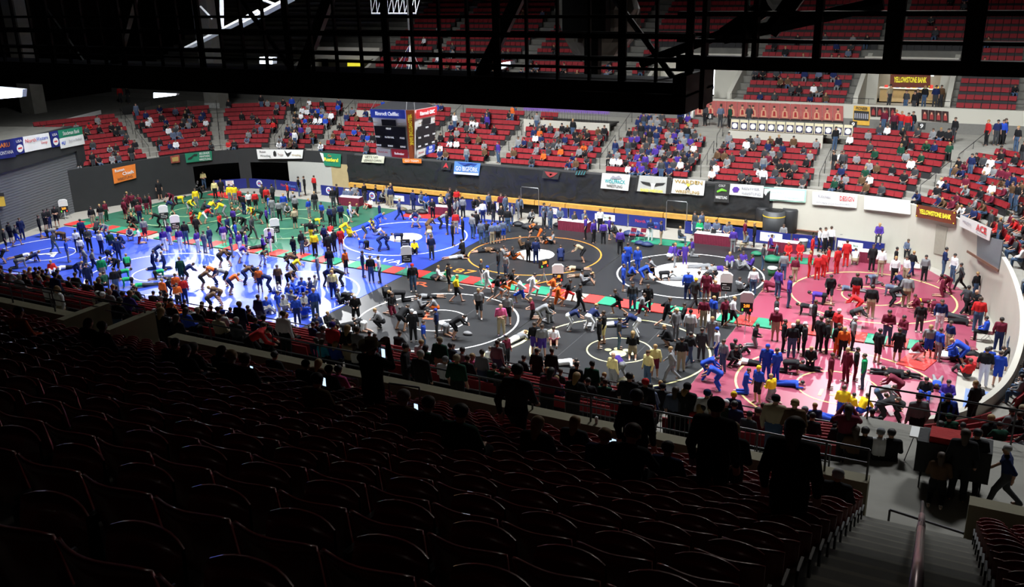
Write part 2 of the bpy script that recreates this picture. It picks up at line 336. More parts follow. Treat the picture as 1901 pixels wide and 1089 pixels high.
# folding strip mats, red and green panels in turn, lying between the two rows
PR = mat('red_panel_mat', (.75, .04, .035), .5, var=.06); PG = mat('green_panel_mat', (.02, .23, .13), .5, var=.06)
def ordl(n): return ['first', 'second', 'third', 'fourth', 'fifth', 'sixth', 'seventh', 'eighth', 'ninth', 'tenth', 'eleventh', 'twelfth', 'thirteenth', 'fourteenth', 'fifteenth', 'sixteenth', 'seventeenth', 'eighteenth', 'nineteenth', 'twentieth', 'twenty-first', 'twenty-second', 'twenty-third', 'twenty-fourth', 'twenty-fifth'][n-1] if n <= 25 else '%dth' % n
strips = [(-63.9, 46.3, 9, 1), (-54.0, 46.15, 8, 0), (-45.3, 46.2, 8, 1), (-36.6, 46.1, 7, 0), (-29.0, 46.25, 8, 0), (-19.9, 46.05, 7, 1), (-12.1, 46.15, 4, 0), (-7.5, 46.1, 7, 1)]
for i, (x, y, n, ph) in enumerate(strips):
    e = empty('folding_mat', (x, y, 0)); tag(e, 'red and green panelled folding mat strip, %s from the left between the mat rows' % ordl(i+1), 'folding mat', 'striped folding mats down the middle')
    for j in range(n):
        MB().box((.98*j+.01, 0, .046), (.98*j+.97, 1.3, .09)).build('panel', PR if (j+ph) % 2 else PG, e)
for x, y, rz, n, lab in ((-26.0, 59.9, 0, 0, ''), (-21.6, 58.7, .05, 4, 'small red and green folding mat under the two maroon chairs by the far black mats'),
                         (-60.9, 58.6, -.15, 5, 'red folding mat on the far edge of the green mat near the black tunnel'), (-40.6, 58.6, .1, 3, 'red folding mat beside the far blue mat with people resting'),
                         (-1.6, 43.6, 1.3, 4, 'striped folding mat by the chairs at the right-hand end'), (-11.4, 57.8, .2, 3, 'green folding mat beside the maroon mat near the rolled mats')):
    if n:
        e = empty('folding_mat', (x, y, 0), rz); tag(e, lab, 'folding mat')
        for j in range(n): MB().box((.98*j+.01, 0, .046), (.98*j+.97, 1.3, .09)).build('panel', (PG if j == 0 and 'under' in lab else PR) if 'green f' not in lab else PG, e)
tag(MB().add([(x, y, z) for z in (.003, .04) for x, y in ((.15, 36.6), (.95, 37.4), (1.45, 40.2), (1.5, 42.4), (.2, 42.4))], [(9, 8, 7, 6, 5)[::-1], (0, 1, 2, 3, 4)[::-1]]+[(i, (i+1) % 5, 5+(i+1) % 5, 5+i) for i in range(5)]).build('ground_sheet', mat('pale_blue_vinyl', (.12, .2, .5), .3, var=.5, scale=1.5)), 'shiny pale blue sheet on the floor along the right-hand wall', 'ground sheet')
# ------------------------------------------------------------------ things along the far wall
# crumpled black plastic sheet hung over the folded bleachers
def sheet(x0, x1, y, z0, z1):
    nx, nz = int((x1-x0)/.28), 10; mb = MB(); V = []
    ph = rng.random(40)*6.3
    for i in range(nx+1):
        for j in range(nz+1):
            X = x0+(x1-x0)*i/nx; t = j/nz
            d = .05*math.sin(X*1.1+t*3+ph[0])+.035*math.sin(X*2.7-t*5+ph[1])+.03*math.sin(X*.7*(1+t)+t*9+ph[2])+.03*rng.normal()
            V.append((X, y-abs(d)*(1-abs(2*t-1)**4)-.02, z0+(z1-z0)*t))
    Fs = [(i*(nz+1)+j, (i+1)*(nz+1)+j, (i+1)*(nz+1)+j+1, i*(nz+1)+j+1) for i in range(nx) for j in range(nz)]
    return mb.add(V, Fs)
tag(sheet(-49.4, -13.4, 63.86, .7, 3.42).build('plastic_sheet', M_TARP, None, True), 'long crumpled black plastic sheet covering the far arena wall', 'plastic sheet')
e = empty('folded_bleacher', (0, 0, 0)); tag(e, 'folded wooden bleacher with yellow plank front below the black plastic sheet', 'bleacher')
xs = [-49.0, -45.3, -41.6, -37.8, -34.0, -31.2, -28.6, -24.6, -20.8, -16.8, -13.6]
for a, b in zip(xs, xs[1:]):
    MB().box((a+.03, 63.2, .78), (b-.03, 63.5, 1.12)).build('plank', M_WOOD, e)
MB().box((-49, 63.45, .05), (-13.6, 63.75, .8)).build('frame', M_STEEL, e)
def barrier(px0, px1, base, label, signs=(), Y=None, h=.9):
    a = gnd(px0, base[0]); b = gnd(px1, base[1]); L = float(np.hypot(b[0]-a[0], b[1]-a[1]))
    e = empty('advertising_barrier', (a[0], a[1], 0), math.atan2(b[1]-a[1], b[0]-a[0])); tag(e, label, 'barrier', 'blue advertising barriers in front of the far wall')
    MB().box((.02, -.03, .04), (L-.02, .03, h)).build('vinyl_panel', M_NAVY, e)
    for x in (0.0, L): q = MB().tube([(x, 0, 0), (x, 0, h+.03)], .022).box((x-.03, -.18, 0), (x+.03, .18, .03)); q.build('post', M_CHROME, e)
    for kind, t, wd in signs:
        x = L*t
        if kind == 'bank':
            MB().box((x-wd/2, -.05, .28), (x+wd/2, -.035, .74)).build('sign_board', M_WHITE, e)
            text(e, 'Stockman Bank', (x, -.052, .51), (1, 0, 0), (0, 0, 1), .16, wd*.8, mat('green_ink', (.02, .2, .1)), off=.004)
        elif kind == 'blue':
            MB().box((x-wd/2, -.05, .2), (x+wd/2, -.035, .82)).build('sign_board', M_WHITE, e)
            text(e, '+ U', (x, -.052, .58), (1, 0, 0), (0, 0, 1), .22, wd*.35, mat('blue_ink', (.02, .08, .5)), off=.004, bold=.03)
            text(e, 'BlueCross BlueShield', (x, -.052, .33), (1, 0, 0), (0, 0, 1), .08, wd*.8, mat('grey_ink', (.3, .3, .35)), off=.004)
        elif kind == 'nw':
            text(e, 'North', (x-wd*.25, -.035, .5), (1, 0, 0), (0, 0, 1), .24, wd*.42, mat('red_ink', (.6, .04, .05)), off=.006)
            text(e, 'Western', (x+wd*.22, -.035, .5), (1, 0, 0), (0, 0, 1), .24, wd*.5, mat('light_blue_ink', (.12, .25, .75)), off=.006)
            text(e, 'Energy', (x+wd*.28, -.035, .24), (1, 0, 0), (0, 0, 1), .14, wd*.3, mat('red_ink', (.6, .04, .05)), off=.006)
        elif kind == 'seal':
            q = MB().tube([(x, -.035, .5), (x, -.05, .5)], .3, 24); q.build('seal', M_WHITE, e)
            MB().tube([(x, -.045, .5), (x, -.056, .5)], .2, 20).build('seal_centre', mat('seal_blue', (.15, .2, .5)), e)
            MB().box((x-.12, -.062, .45), (x+.12, -.05, .55)).build('seal_bar', mat('red_ink', (.6, .04, .05)), e)
        elif kind == 'red':
            MB().box((x-.35, -.05, .35), (x+.35, -.035, .8)).build('sign_board', M_WHITE, e)
            text(e, 'FIRST\nSTATE', (x, -.052, .58), (1, 0, 0), (0, 0, 1), .13, .55, mat('red_ink', (.6, .04, .05)), off=.004)
    return e
barrier(400, 462, (353, 349), 'blue barrier with small red and white sign at the far left corner', [('red', .45, 0)])
barrier(464, 512, (349, 352), 'blue barrier with a round seal behind the crowd on the far left', [('seal', .4, 0)])
barrier(514, 560, (352, 357), 'blue barrier with red lettering left of the pale service wall', [('nw', .5, 1.9)])
barrier(597, 673, (362, 371), 'blue barrier with round seal behind the table left of the plastic sheet', [('seal', .2, 0), ('blue', .72, 1.2)])
barrier(675, 762, (372, 381), 'blue barrier with a white bank sign behind the far blue mat', [('seal', .2, 0), ('bank', .72, 1.5)])
barrier(764, 862, (381, 390), 'blue barrier with a round seal right of the far blue mat', [('seal', .2, 0)])
barrier(864, 914, (390, 394), 'blue barrier with a round seal partly hidden by standing people', [('seal', .5, 0)])
barrier(916, 956, (394, 398), 'blue barrier with a white sign left of the first pipe gate', [('blue', .45, 1.1)])
barrier(1001, 1054, (402, 408), 'blue barrier with small red and white sign beside the first pipe gate', [('red', .5, 0)])
barrier(1057, 1165, (408, 420), 'blue barrier with a white bank sign behind the purple team', [('bank', .62, 1.6)])
barrier(1167, 1235, (420, 428), 'blue barrier with energy lettering left of the second pipe gate', [('nw', .5, 2.0)])
barrier(1271, 1337, (433, 441), 'blue barrier with a white bank sign right of the second pipe gate', [('bank', .5, 1.6)])
barrier(1339, 1399, (441, 449), 'plain blue barrier behind the second maroon table')
barrier(1402, 1467, (450, 458), 'blue barrier with a white blue-cross sign in front of the rolled mats', [('blue', .45, 1.5)])
barrier(1469, 1549, (458, 465), 'blue barrier with red and blue energy lettering in front of the brown bench', [('nw', .4, 2.2)])
barrier(1551, 1640, (465, 477), 'blue barrier with a white bank sign behind the red team', [('bank', .3, 1.6)])
barrier(1655, 1760, (468, 497), 'slanting blue barrier with energy lettering near the steel door', [('nw', .45, 2.4)])
for px, base, lab in ((968, 399, 'tall silver pipe gate frame left of the purple team'), (1236, 428, 'tall silver pipe gate frame right of the two standing coaches')):
    a = gnd(px, base); o = tag(MB().tube([(0, 0, 0), (0, 0, 2.15), (.06, 0, 2.25), (1.45, 0, 2.25), (1.51, 0, 2.15), (1.51, 0, 0)], .025, 8).build('gate_frame', M_CHROME, None, True, tuple(a)), lab, 'gate frame')
# rolled mats
a = gnd(1437, 436); a[1] -= .8; e = empty('rolled_mat', (a[0]+.1, a[1]-.1, 0)); tag(e, 'upright roll of grey wrestling mat with two yellow straps by the cream wall', 'rolled mat')
q = MB(); q.tube([(0, 0, 0), (0, 0, 2.0)], .76, 28); q.build('roll', mat('grey_mat_vinyl', (.045, .047, .05), .5), e, True)
q = MB(); q.tube([(0, 0, 2.0), (0, 0, 2.03)], .62, 28); q.tube([(0, 0, 2.02), (0, 0, 2.045)], .3, 20); q.build('spiral_end', M_STEEL, e)
for z in (.28, 1.62): MB().tube([(0, 0, z), (0, 0, z+.07)], .775, 28).build('strap', mat('yellow_strap', (.8, .55, .04)), e)
for dx, dy, h, lab in ((-.85, .5, 2.05, 'dark upright mat roll behind and left of the strapped one'), (.95, .45, 2.1, 'dark upright mat roll behind and right of the strapped one')):
    o = MB().tube([(0, 0, 0), (0, 0, h-.1), (0, 0, h)], [.55, .55, .47], 26).build('rolled_mat', mat('black_mat_vinyl', (.02, .02, .022), .5), None, True, (a[0]+.1+dx, a[1]-.1+dy, 0)); tag(o, lab, 'rolled mat')
a = gnd(1416, 425); tag(MB().box((-.3, -.2, 0), (.3, .2, 1.5)).box((-.33, -.23, 1.4), (.33, .23, 1.5)).box((-.2, -.22, .4), (.2, -.2, 1.0)).build('electrical_cabinet', mat('light_grey_metal', (.4, .4, .38)), None, False, (a[0], a[1]+.5, 0)), 'light grey metal cabinet left of the rolled mats', 'cabinet')
def bleacher(px0, px1, y0, y1, plank, label, rows=4):
    a = gnd(px0, y0); b = gnd(px1, y1); L = float(np.hypot(b[0]-a[0], b[1]-a[1]))
    e = empty('portable_bleacher', (a[0], a[1], 0), math.atan2(b[1]-a[1], b[0]-a[0])); tag(e, label, 'bleacher')
    for r in range(rows):
        z = .35+.32*r; MB().box((0, .42*r, z), (L, .42*r+.26, z+.045)).build('seat_plank', plank, e)
        if r: MB().box((0, .42*r-.18, z-.28), (L, .42*r+.02, z-.24)).build('foot_plank', plank, e)
    q = MB()
    for x in (.15, L/2, L-.15):
        q.tube([(x, -.1, .02), (x, .42*rows-.1, .02)], .03).tube([(x, .1, .02), (x, .1, .35)], .025).tube([(x, -.05, .05), (x, .42*rows-.15, .32*rows)], .03).tube([(x, .42*rows-.2, 0), (x, .42*rows-.2, .32*rows)], .03)
    q.tube([(.15, .42*rows-.2, .1), (L/2, .42*rows-.2, 1.2), (L-.15, .42*rows-.2, .1)], .02); q.build('frame', M_STEEL, e)
bleacher(1466, 1543, 446, 456, M_BROWN, 'brown plank bleacher behind the red team beside the rolled mats')
bleacher(1556, 1634, 456, 464, mat('aluminium_plank', (.32, .32, .31), .5, .3), 'grey metal bleacher with one person sitting at its end')
bleacher(1672, 1728, 462, 487, M_BROWN, 'brown plank bleacher standing at an angle by the steel door')
# doors in the cream wall
def wall_panel(name, pts, m, off=-.06, thick=.05):
    P = [wall_hit(x, y, off) for x, y in pts]; n = np.cross(P[1]-P[0], P[3]-P[0]); n /= np.linalg.norm(n)
    if n@(EYE-P[0]) < 0: n = -n
    B = [p-n*thick for p in P]; return MB().add(P+B, [(0, 1, 2, 3), (7, 6, 5, 4), (0, 4, 5, 1), (1, 5, 6, 2), (2, 6, 7, 3), (3, 7, 4, 0)]).build(name, m), P, n
d, P, n = wall_panel('door_1', [(1738, 417), (1758, 423), (1751, 474), (1733, 469)], mat('tan_steel_door', (.34, .32, .26), .6)); tag(d, kind='structure')
d, P, n = wall_panel('door_2', [(1814, 436), (1862, 446), (1853, 503), (1813, 481)], mat('grey_shutter', (.15, .17, .19), .5)); tag(d, kind='structure')
d, P, n = wall_panel('trim_2', [(1795, 464), (1853, 500), (1852, 505), (1794, 468)], M_BROWN, -.3); tag(d, kind='structure')
# ---- the big roller door at the left end and the black wall round it
A0 = np.array([-64.1, 41.2]); A1 = np.array([-66.95, 50.9]); dv = (A1-A0)/np.linalg.norm(A1-A0); nv = np.array([dv[1], -dv[0]])
def left_wall(t, z, off=0.): p = A1-dv*t+nv*off*1.0; return (p[0], p[1], z)
def lw_box(mb, t0, t1, z0, z1, o0, o1, mi=0):
    vs = [left_wall(t, z, o) for z in (z0, z1) for (t, o) in ((t0, o0), (t1, o0), (t1, o1), (t0, o1))]
    return mb.add(vs, [(0, 1, 2, 3), (7, 6, 5, 4), (0, 4, 5, 1), (1, 5, 6, 2), (2, 6, 7, 3), (3, 7, 4, 0)], mi)
mb = MB(); lw_box(mb, -1.0, 0, 0, 6.7, -.3, .05); lw_box(mb, 0, 9.9, 4.85, 6.9, -.3, .05); lw_box(mb, 9.9, 22, 0, 6.9, -.3, .05)
struct('wall_left_end', mb, _m['matt_black_paint'])
q = MB(); lw_box(q, 0, 9.9, 0, 4.85, -.25, -.15)
for i in range(24): lw_box(q, 0, 9.9, .2*i, .2*i+.015, -.15, -.13)
tag(q.build('door_3', M_GREYD), kind='structure')
struct('left_end_deck', MB().add([left_wall(-1.2, 6.6, 0), left_wall(22, 6.6, 0), left_wall(22, 6.6, -14), left_wall(-1.2, 6.6, -14)], [(0, 1, 2, 3)]), M_CONCD)

# ------------------------------------------------------------------ banners
INK = mat('black_ink', (.02, .02, .02), .6)
def quad_thing(name, P, m, label, cat, group=None, thick=.03):
    P = [np.array(p, float) for p in P]; n = np.cross(P[1]-P[0], P[3]-P[0]); n /= np.linalg.norm(n)
    if n@(EYE-P[0]) < 0: n = -n
    c = sum(P)/4; B = [p-n*thick for p in P]
    # gently waved cloth: grid between the four corners
    N = 10; V = []
    for j in range(3):
        for i in range(N+1):
            t, u = i/N, j/2; p = (P[0]*(1-t)+P[1]*t)*(1-u)+(P[3]*(1-t)+P[2]*t)*u
            V.append(p+n*.02*math.sin(t*9+u))
    mb = MB().add(V, [(j*(N+1)+i, j*(N+1)+i+1, (j+1)*(N+1)+i+1, (j+1)*(N+1)+i) for j in range(2) for i in range(N)])
    k = len(mb.v); mb.add([v-n*thick for v in V], [((j+1)*(N+1)+i, (j+1)*(N+1)+i+1, j*(N+1)+i+1, j*(N+1)+i) for j in range(2) for i in range(N)])
    o = tag(mb.build(name, m), label, cat, group)
    xd = (P[1]-P[0]+P[2]-P[3])/2; W = np.linalg.norm(xd); yd = (P[0]-P[3]+P[1]-P[2])/2; H = np.linalg.norm(yd)
    # frame function: u in 0..1 from left, v in 0..1 from bottom
    fr = lambda u, v, off=.03: P[3]+(P[2]-P[3])*u+(P[0]-P[3])*v*(1-u)+(P[1]-P[2])*v*u+n*off
    return o, fr, xd/W, yd/H, W, H, n
def btext(B, s, u, v, hf, wf, m, bold=0.):
    o, fr, xd, yd, W, H, n = B; sgn = 1 if np.cross(xd, yd)@n > 0 else -1
    return text(o, s, fr(u, v, .03), xd, yd, H*hf, W*wf, m, off=.014*sgn, bold=bold)
def bpatch(B, u0, v0, u1, v1, m, name='patch', off=.038):
    o, fr, *_ = B; mb = MB().add([fr(u0, v0, off), fr(u1, v0, off), fr(u1, v1, off), fr(u0, v1, off)], [(0, 1, 2, 3)]); return mb.build(name, m, o)
def bpoly(B, pts, m, name='emblem', off=.04):
    o, fr, *_ = B; return MB().add([fr(u, v, off) for u, v in pts], [tuple(range(len(pts)))]).build(name, m, o)
def banner(pts, m, label, cat='banner', off=None, surf=None, name='banner'):
    off = off if off is not None else (-.34 if 640 < pts[0][0] < 1410 else -.14)
    f = surf or (lambda x, y: wall_hit(x, y, off)); return quad_thing(name, [f(x, y) for x, y in pts], m, label, cat)
VW = mat('white_vinyl', (.78, .78, .76), .5, var=.03); VG = mat('green_vinyl', (.015, .2, .11), .5); VO = mat('orange_vinyl', (.75, .2, .03), .5)
GREY = mat('grey_ink', (.3, .3, .35)); REDI = mat('red_ink', (.6, .04, .05)); TEAL = mat('teal_ink', (.05, .35, .38)); TAN = mat('tan_ink', (.4, .27, .08))
YEL = mat('yellow_sign_letters', (.95, .8, .05), .4, emit=.25, var=0)
B = banner([(208, 313), (251, 304), (253, 330), (212, 341)], VO, 'orange banner reading Ronan Chiefs Wrestling on the black wall')
btext(B, 'Ronan', .3, .8, .2, .5, VW, .02); btext(B, 'Chiefs', .65, .5, .22, .6, VW, .02); btext(B, 'WRESTLING', .5, .2, .18, .75, INK)
B = banner([(316, 290), (333, 287), (334, 301), (318, 303)], mat('dull_red_vinyl', (.3, .06, .04)), 'small dull red banner left of the green panther banner'); bpatch(B, .15, .2, .85, .8, TAN)
B = banner([(343, 285), (393, 280), (394, 297), (346, 302)], VG, 'green banner with a black leaping panther above the black tunnel')
btext(B, 'BELGRADE\nPANTHERS\nWRESTLING', .72, .5, .24, .5, VW); bpoly(B, [(.06, .3), (.2, .35), (.3, .65), (.44, .7), (.46, .85), (.34, .85), (.2, .6), (.1, .5)], INK)
B = banner([(476, 277), (563, 278), (561, 294), (479, 295)], VW, 'long white banner with a warrior head and a flying eagle')
btext(B, 'Polson', .13, .75, .24, .17, INK); btext(B, 'Wrestling', .18, .33, .24, .26, INK); btext(B, 'Trojan', .52, .45, .26, .16, mat('brown_ink', (.2, .08, .05))); btext(B, 'Wrestling', .86, .4, .2, .22, TAN)
bpoly(B, [(.36, .35), (.4, .3), (.43, .45), (.42, .75), (.39, .9), (.36, .7)], INK); bpoly(B, [(.6, .95), (.67, .6), (.76, .8), (.72, .4), (.68, .2), (.64, .45)], INK)
B = banner([(594, 283), (633, 286), (632, 310), (603, 307)], VG, 'green banner reading Go Rustlers in gold above the wooden partition')
btext(B, 'Go', .45, .82, .2, .2, VO); btext(B, 'Rustlers!', .5, .5, .28, .95, YEL, .02); bpoly(B, [(0, 1), (.16, .95), (.1, .4), (0, .3)], VW)
B = banner([(674, 287), (714, 288), (712, 303), (671, 301)], mat('cream_vinyl', (.62, .62, .48)), 'cream hand-lettered banner left of the scoreboard on the plastic sheet'); btext(B, "LET'S GO", .42, .75, .25, .7, INK); btext(B, 'LEWISTOWN', .5, .3, .25, .85, INK)
B = banner([(747, 294), (782, 295), (782, 303), (748, 302)], VO, 'small orange banner right below the scoreboard'); btext(B, 'GO TEAM', .5, .5, .5, .8, VW)
B = banner([(820, 299), (838, 301), (836, 316), (819, 314)], mat('black_vinyl', (.03, .03, .03)), 'small black and red banner left of the blue one'); bpoly(B, [(.2, .2), (.5, .9), (.8, .2), (.5, .4)], REDI)
B = banner([(844, 299), (892, 303), (889, 326), (842, 323)], mat('blue_vinyl', (.1, .25, .6)), 'blue and white banner with big pale letters on the plastic sheet'); btext(B, 'GO BIGFORK', .5, .45, .35, .9, VW, .01); bpatch(B, .02, .03, .98, .2, VW); bpoly(B, [(.1, .95), (.4, .72), (.55, .95), (.75, .7), (.9, .95)], mat('dark_blue_ink', (.03, .08, .35)))
B = banner([(1009, 314), (1040, 318), (1036, 333), (1006, 330)], mat('black_vinyl', (.03, .03, .03)), 'black banner with a red design under the purple fans'); bpoly(B, [(.1, .8), (.9, .8), (.7, .35), (.5, .15), (.3, .35)], mat('dark_red_ink', (.35, .05, .05))); bpoly(B, [(.4, .6), (.6, .6), (.5, .3)], GREY)
B = banner([(1068, 316), (1088, 316), (1086, 325), (1067, 325)], mat('black_vinyl', (.03, .03, .03)), 'tiny black cloth with turquoise strokes right of the purple fans')
for u in (.15, .4, .65, .9): bpoly(B, [(u-.06, .1), (u, .1), (u+.1, .9), (u+.04, .9)], TEAL)
B = banner([(1118, 321), (1170, 324), (1166, 354), (1115, 349)], VW, 'white banner reading Wolfpack Wrestling with a grey wolf sketch'); btext(B, 'WOLFPACK', .5, .5, .24, .8, TEAL, .03); btext(B, 'WRESTLING', .5, .2, .18, .65, INK, .02); bpoly(B, [(.3, .68), (.4, .9), (.5, .8), (.62, .92), (.75, .7)], GREY)
B = banner([(1183, 325), (1247, 329), (1244, 360), (1178, 354)], mat('grey_vinyl', (.45, .45, .43)), 'banner showing the grey face and eyes of an eagle')
bpatch(B, 0, 0, .07, 1, INK); bpatch(B, .88, 0, 1, 1, INK); bpoly(B, [(.12, .65), (.4, .6), (.45, .4), (.2, .5)], INK); bpoly(B, [(.85, .65), (.58, .6), (.54, .4), (.78, .5)], INK); bpoly(B, [(.44, .55), (.56, .55), (.53, .2), (.5, .1), (.47, .2)], VW)
btext(B, 'EAGLES WRESTLING', .48, .1, .16, .75, YEL, .02)
B = banner([(1250, 331), (1309, 335), (1306, 363), (1246, 358)], VW, 'white banner reading Warden Wrestling with a small wrestler figure'); btext(B, 'WARDEN', .5, .82, .24, .9, TAN, .03); btext(B, 'WRESTLING', .5, .15, .2, .85, TAN, .03); bpoly(B, [(.42, .3), (.5, .55), (.58, .3), (.54, .3), (.5, .42), (.46, .3)], INK); bpoly(B, [(.47, .55), (.53, .55), (.56, .72), (.44, .72)], YEL)
B = banner([(1328, 340), (1354, 341), (1353, 376), (1325, 374)], mat('black_vinyl', (.03, .03, .03)), 'narrow black banner with a bright green swirl'); btext(B, 'COLT', .5, .88, .12, .5, VW); btext(B, 'WRESTLING', .5, .25, .15, .9, VW, .02)
for r in (.5, .72, .94): bpoly(B, [(.15, .5+.1*r), (.5, .55+.22*r), (.85, .6+.05*r), (.85, .56+.05*r), (.5, .5+.22*r), (.2, .46+.1*r)], mat('bright_green_ink', (.2, .6, .05)))
B = banner([(1356, 341), (1418, 345), (1416, 367), (1354, 361)], VW, 'white banner with a purple panther head reading Panther Wrestling'); btext(B, 'PANTHER', .62, .68, .25, .6, GREY, .01); btext(B, 'WRESTLING', .65, .25, .25, .65, GREY, .01); bpoly(B, [(.07, .5), (.12, .75), (.22, .78), (.3, .6), (.24, .3), (.12, .25)], mat('purple_ink', (.09, .03, .3)))
B = banner([(1417, 347), (1497, 352), (1495, 376), (1415, 371)], mat('mint_vinyl', (.4, .72, .6)), 'pale green and white sign with faint lettering on the cream wall', 'sign'); bpatch(B, .03, .1, .97, .9, VW); btext(B, 'Montana Medical', .3, .65, .16, .5, mat('mint_ink', (.3, .6, .5))); btext(B, 'Transport', .7, .3, .16, .45, mat('mint_ink', (.3, .6, .5)))
B = banner([(1508, 355), (1592, 361), (1590, 386), (1508, 379)], VW, 'white sign with the red word DESIGN on the cream wall', 'sign'); btext(B, 'DESIGN', .78, .62, .36, .36, REDI, .01); btext(B, 'Kitchen', .28, .68, .25, .35, GREY); btext(B, 'KITCHEN BATH ACCESSORIES', .48, .2, .13, .85, GREY)
B = banner([(1605, 362), (1690, 372), (1690, 398), (1604, 388)], VW, 'blank white sign between the DESIGN sign and the brown bank sign', 'sign')
BRN = mat('brown_sign', (.17, .035, .015), .5)
def yb(B, big=True):
    btext(B, 'YELLOWSTONE BANK', .5, .5, .36, .88, YEL, .035)
    for u, v in ((.03, .9), (.97, .9), (.03, .1), (.97, .1)): bpatch(B, u-.012, v-.04, u+.012, v+.04, YEL, 'corner_stud')
B = banner([(1702, 379), (1775, 393), (1773, 417), (1700, 402)], BRN, 'brown sign with yellow letters reading Yellowstone Bank on the curved cream wall', 'sign', -.2); yb(B)
B = banner([(1783, 398), (1841, 424), (1836, 447), (1781, 419)], VW, 'white sign reading Heights ACE Hardware on the curved cream wall', 'sign', -.25); btext(B, 'Heights', .27, .6, .22, .35, GREY); btext(B, 'ACE', .74, .6, .5, .36, REDI, .03); btext(B, 'Hardware', .75, .2, .12, .35, GREY)
# banners over the roller door
def lsurf(x, y):
    d = ray(x, y); n2 = nv; p0 = A1+nv*.14; t = (p0[0]*n2[0]+p0[1]*n2[1])/(d[0]*n2[0]+d[1]*n2[1]); return EYE+d*t
B = banner([(-40, 268), (24, 257), (30, 291), (-35, 300)], M_NAVY, 'blue banner with an orange logo at the left end above the roller door', surf=lsurf); btext(B, 'SUBARU', .6, .72, .25, .6, VO, .02); btext(B, 'MONTANA', .7, .3, .2, .45, VW)
for i, (a, b, c, d) in enumerate((((24, 257), (42, 254), (47, 283), (29, 288)), ((92, 245), (107, 242), (112, 271), (97, 274)))):
    B = banner([a, b, c, d], M_NAVY, 'narrow blue banner with a white round seal, %s of the two above the roller door' % ('left' if i == 0 else 'right'), surf=lsurf); bpoly(B, [(.5+.33*math.cos(t), .35+.24*math.sin(t)) for t in np.linspace(0, 6.2, 20)], VW, 'seal'); btext(B, 'USA', .5, .78, .16, .7, VW); bpatch(B, .3, .3, .7, .4, REDI, 'seal_bar', .045)
B = banner([(41, 254), (90, 246), (96, 273), (46, 283)], VW, 'white banner with NorthWestern Energy lettering above the roller door', surf=lsurf); btext(B, 'North', .27, .68, .25, .42, REDI); btext(B, 'Western', .7, .7, .25, .5, mat('blue_ink', (.02, .08, .5))); btext(B, 'Energy', .75, .42, .16, .3, REDI)
B = banner([(107, 242), (152, 235), (154, 249), (110, 257)], VG, 'green Stockman Bank banner above the right end of the roller door', surf=lsurf); btext(B, 'Stockman Bank', .5, .5, .5, .85, VW)
B = banner([(110, 257), (154, 249), (158, 267), (113, 276)], VW, 'white banner with a blue cross under the green bank banner', surf=lsurf); btext(B, '+U', .12, .5, .35, .16, mat('blue_ink', (.02, .08, .5)), .03); btext(B, 'BlueCross BlueShield', .62, .6, .22, .65, GREY)
B = banner([(-8, 357), (6, 358), (11, 382), (-5, 384)], mat('yellow_vinyl', (.7, .45, .05)), 'yellow and black poster on the black wall at the left edge', 'poster', surf=lsurf); bpatch(B, 0, .75, 1, 1, INK)
# ---- posters on the concourse wall
def py(Y): return lambda x, y: atY(x, y, Y)
PRED = mat('poster_red', (.42, .10, .09), .5); SKINP = mat('poster_skin', (.62, .33, .2), .6)
n = 14
for i in range(n):
    x0 = 1290+i*19.7; yt = 185.5+i*.8; yb_ = 215+i*.85
    B = banner([(x0+.4, yt), (x0+19.3, yt+.8), (x0+19.0, yb_+.8), (x0+.1, yb_)], PRED, 'red portrait poster of a bare-armed wrestler, %s from the left on the concourse wall' % ordl(i+1), 'poster', surf=py(75.12)); B[0]['group'] = 'red portrait posters on the concourse wall'
    bpoly(B, [(.22, .12), (.78, .12), (.74, .5), (.6, .58), (.4, .58), (.26, .5)], SKINP, 'portrait_body'); bpoly(B, [(.5+.11*math.cos(t), .7+.11*math.sin(t)) for t in np.linspace(0, 6, 12)], SKINP, 'portrait_head', .043)
    bpoly(B, [(.36, .2), (.64, .2), (.6, .5), (.4, .5)], mat('poster_singlet', (.35, .02, .02)), 'portrait_singlet', .045); bpoly(B, [(.38, .72), (.62, .72), (.6, .84), (.4, .84)], mat('poster_hair', (.05, .03, .02)), 'portrait_hair', .047); bpatch(B, .03, .01, .97, .08, INK, 'caption_bar')
B = banner([(1585, 196), (1615, 198), (1614, 233), (1583, 231)], mat('gold_vinyl', (.7, .4, .05)), 'team photo poster with gold bands above and below left of the portal', 'poster', surf=py(75.12)); bpatch(B, .04, .25, .96, .75, INK); btext(B, 'PIONEER', .5, .87, .16, .8, INK, .02)
for u in np.linspace(.12, .88, 7): bpatch(B, u-.04, .35, u+.04, .62, GREY, 'team_member', .043)
for i in range(4):
    x0 = 1711+i*12.7; B = banner([(x0, 203+i*1), (x0+11.8, 204+i), (x0+11.8, 224+i), (x0, 223+i)], mat('black_poster', (.03, .01, .01)), 'dark poster with a red figure, %s of four right of the portal stairs' % ordl(i+1), 'poster', surf=py(75.12)); bpoly(B, [(.2, .15), (.8, .15), (.75, .6), (.5, .85), (.25, .6)], mat('poster_dark_red', (.3, .03, .03)), 'figure'); bpatch(B, .38, .6, .62, .8, SKINP, 'face', .044)
for i in range(4):
    x0 = 1616+i*12.; B = banner([(x0, 198+i*.5), (x0+10.8, 198.5+i*.5), (x0+10.8, 216+i*.5), (x0, 215.5+i*.5)], mat('black_poster', (.03, .01, .01)), 'dark poster with a red figure, %s of four left of the portal stairs' % ordl(i+1), 'poster', surf=py(75.12)); bpoly(B, [(.2, .15), (.8, .15), (.75, .6), (.5, .85), (.25, .6)], mat('poster_dark_red', (.3, .03, .03)), 'figure')
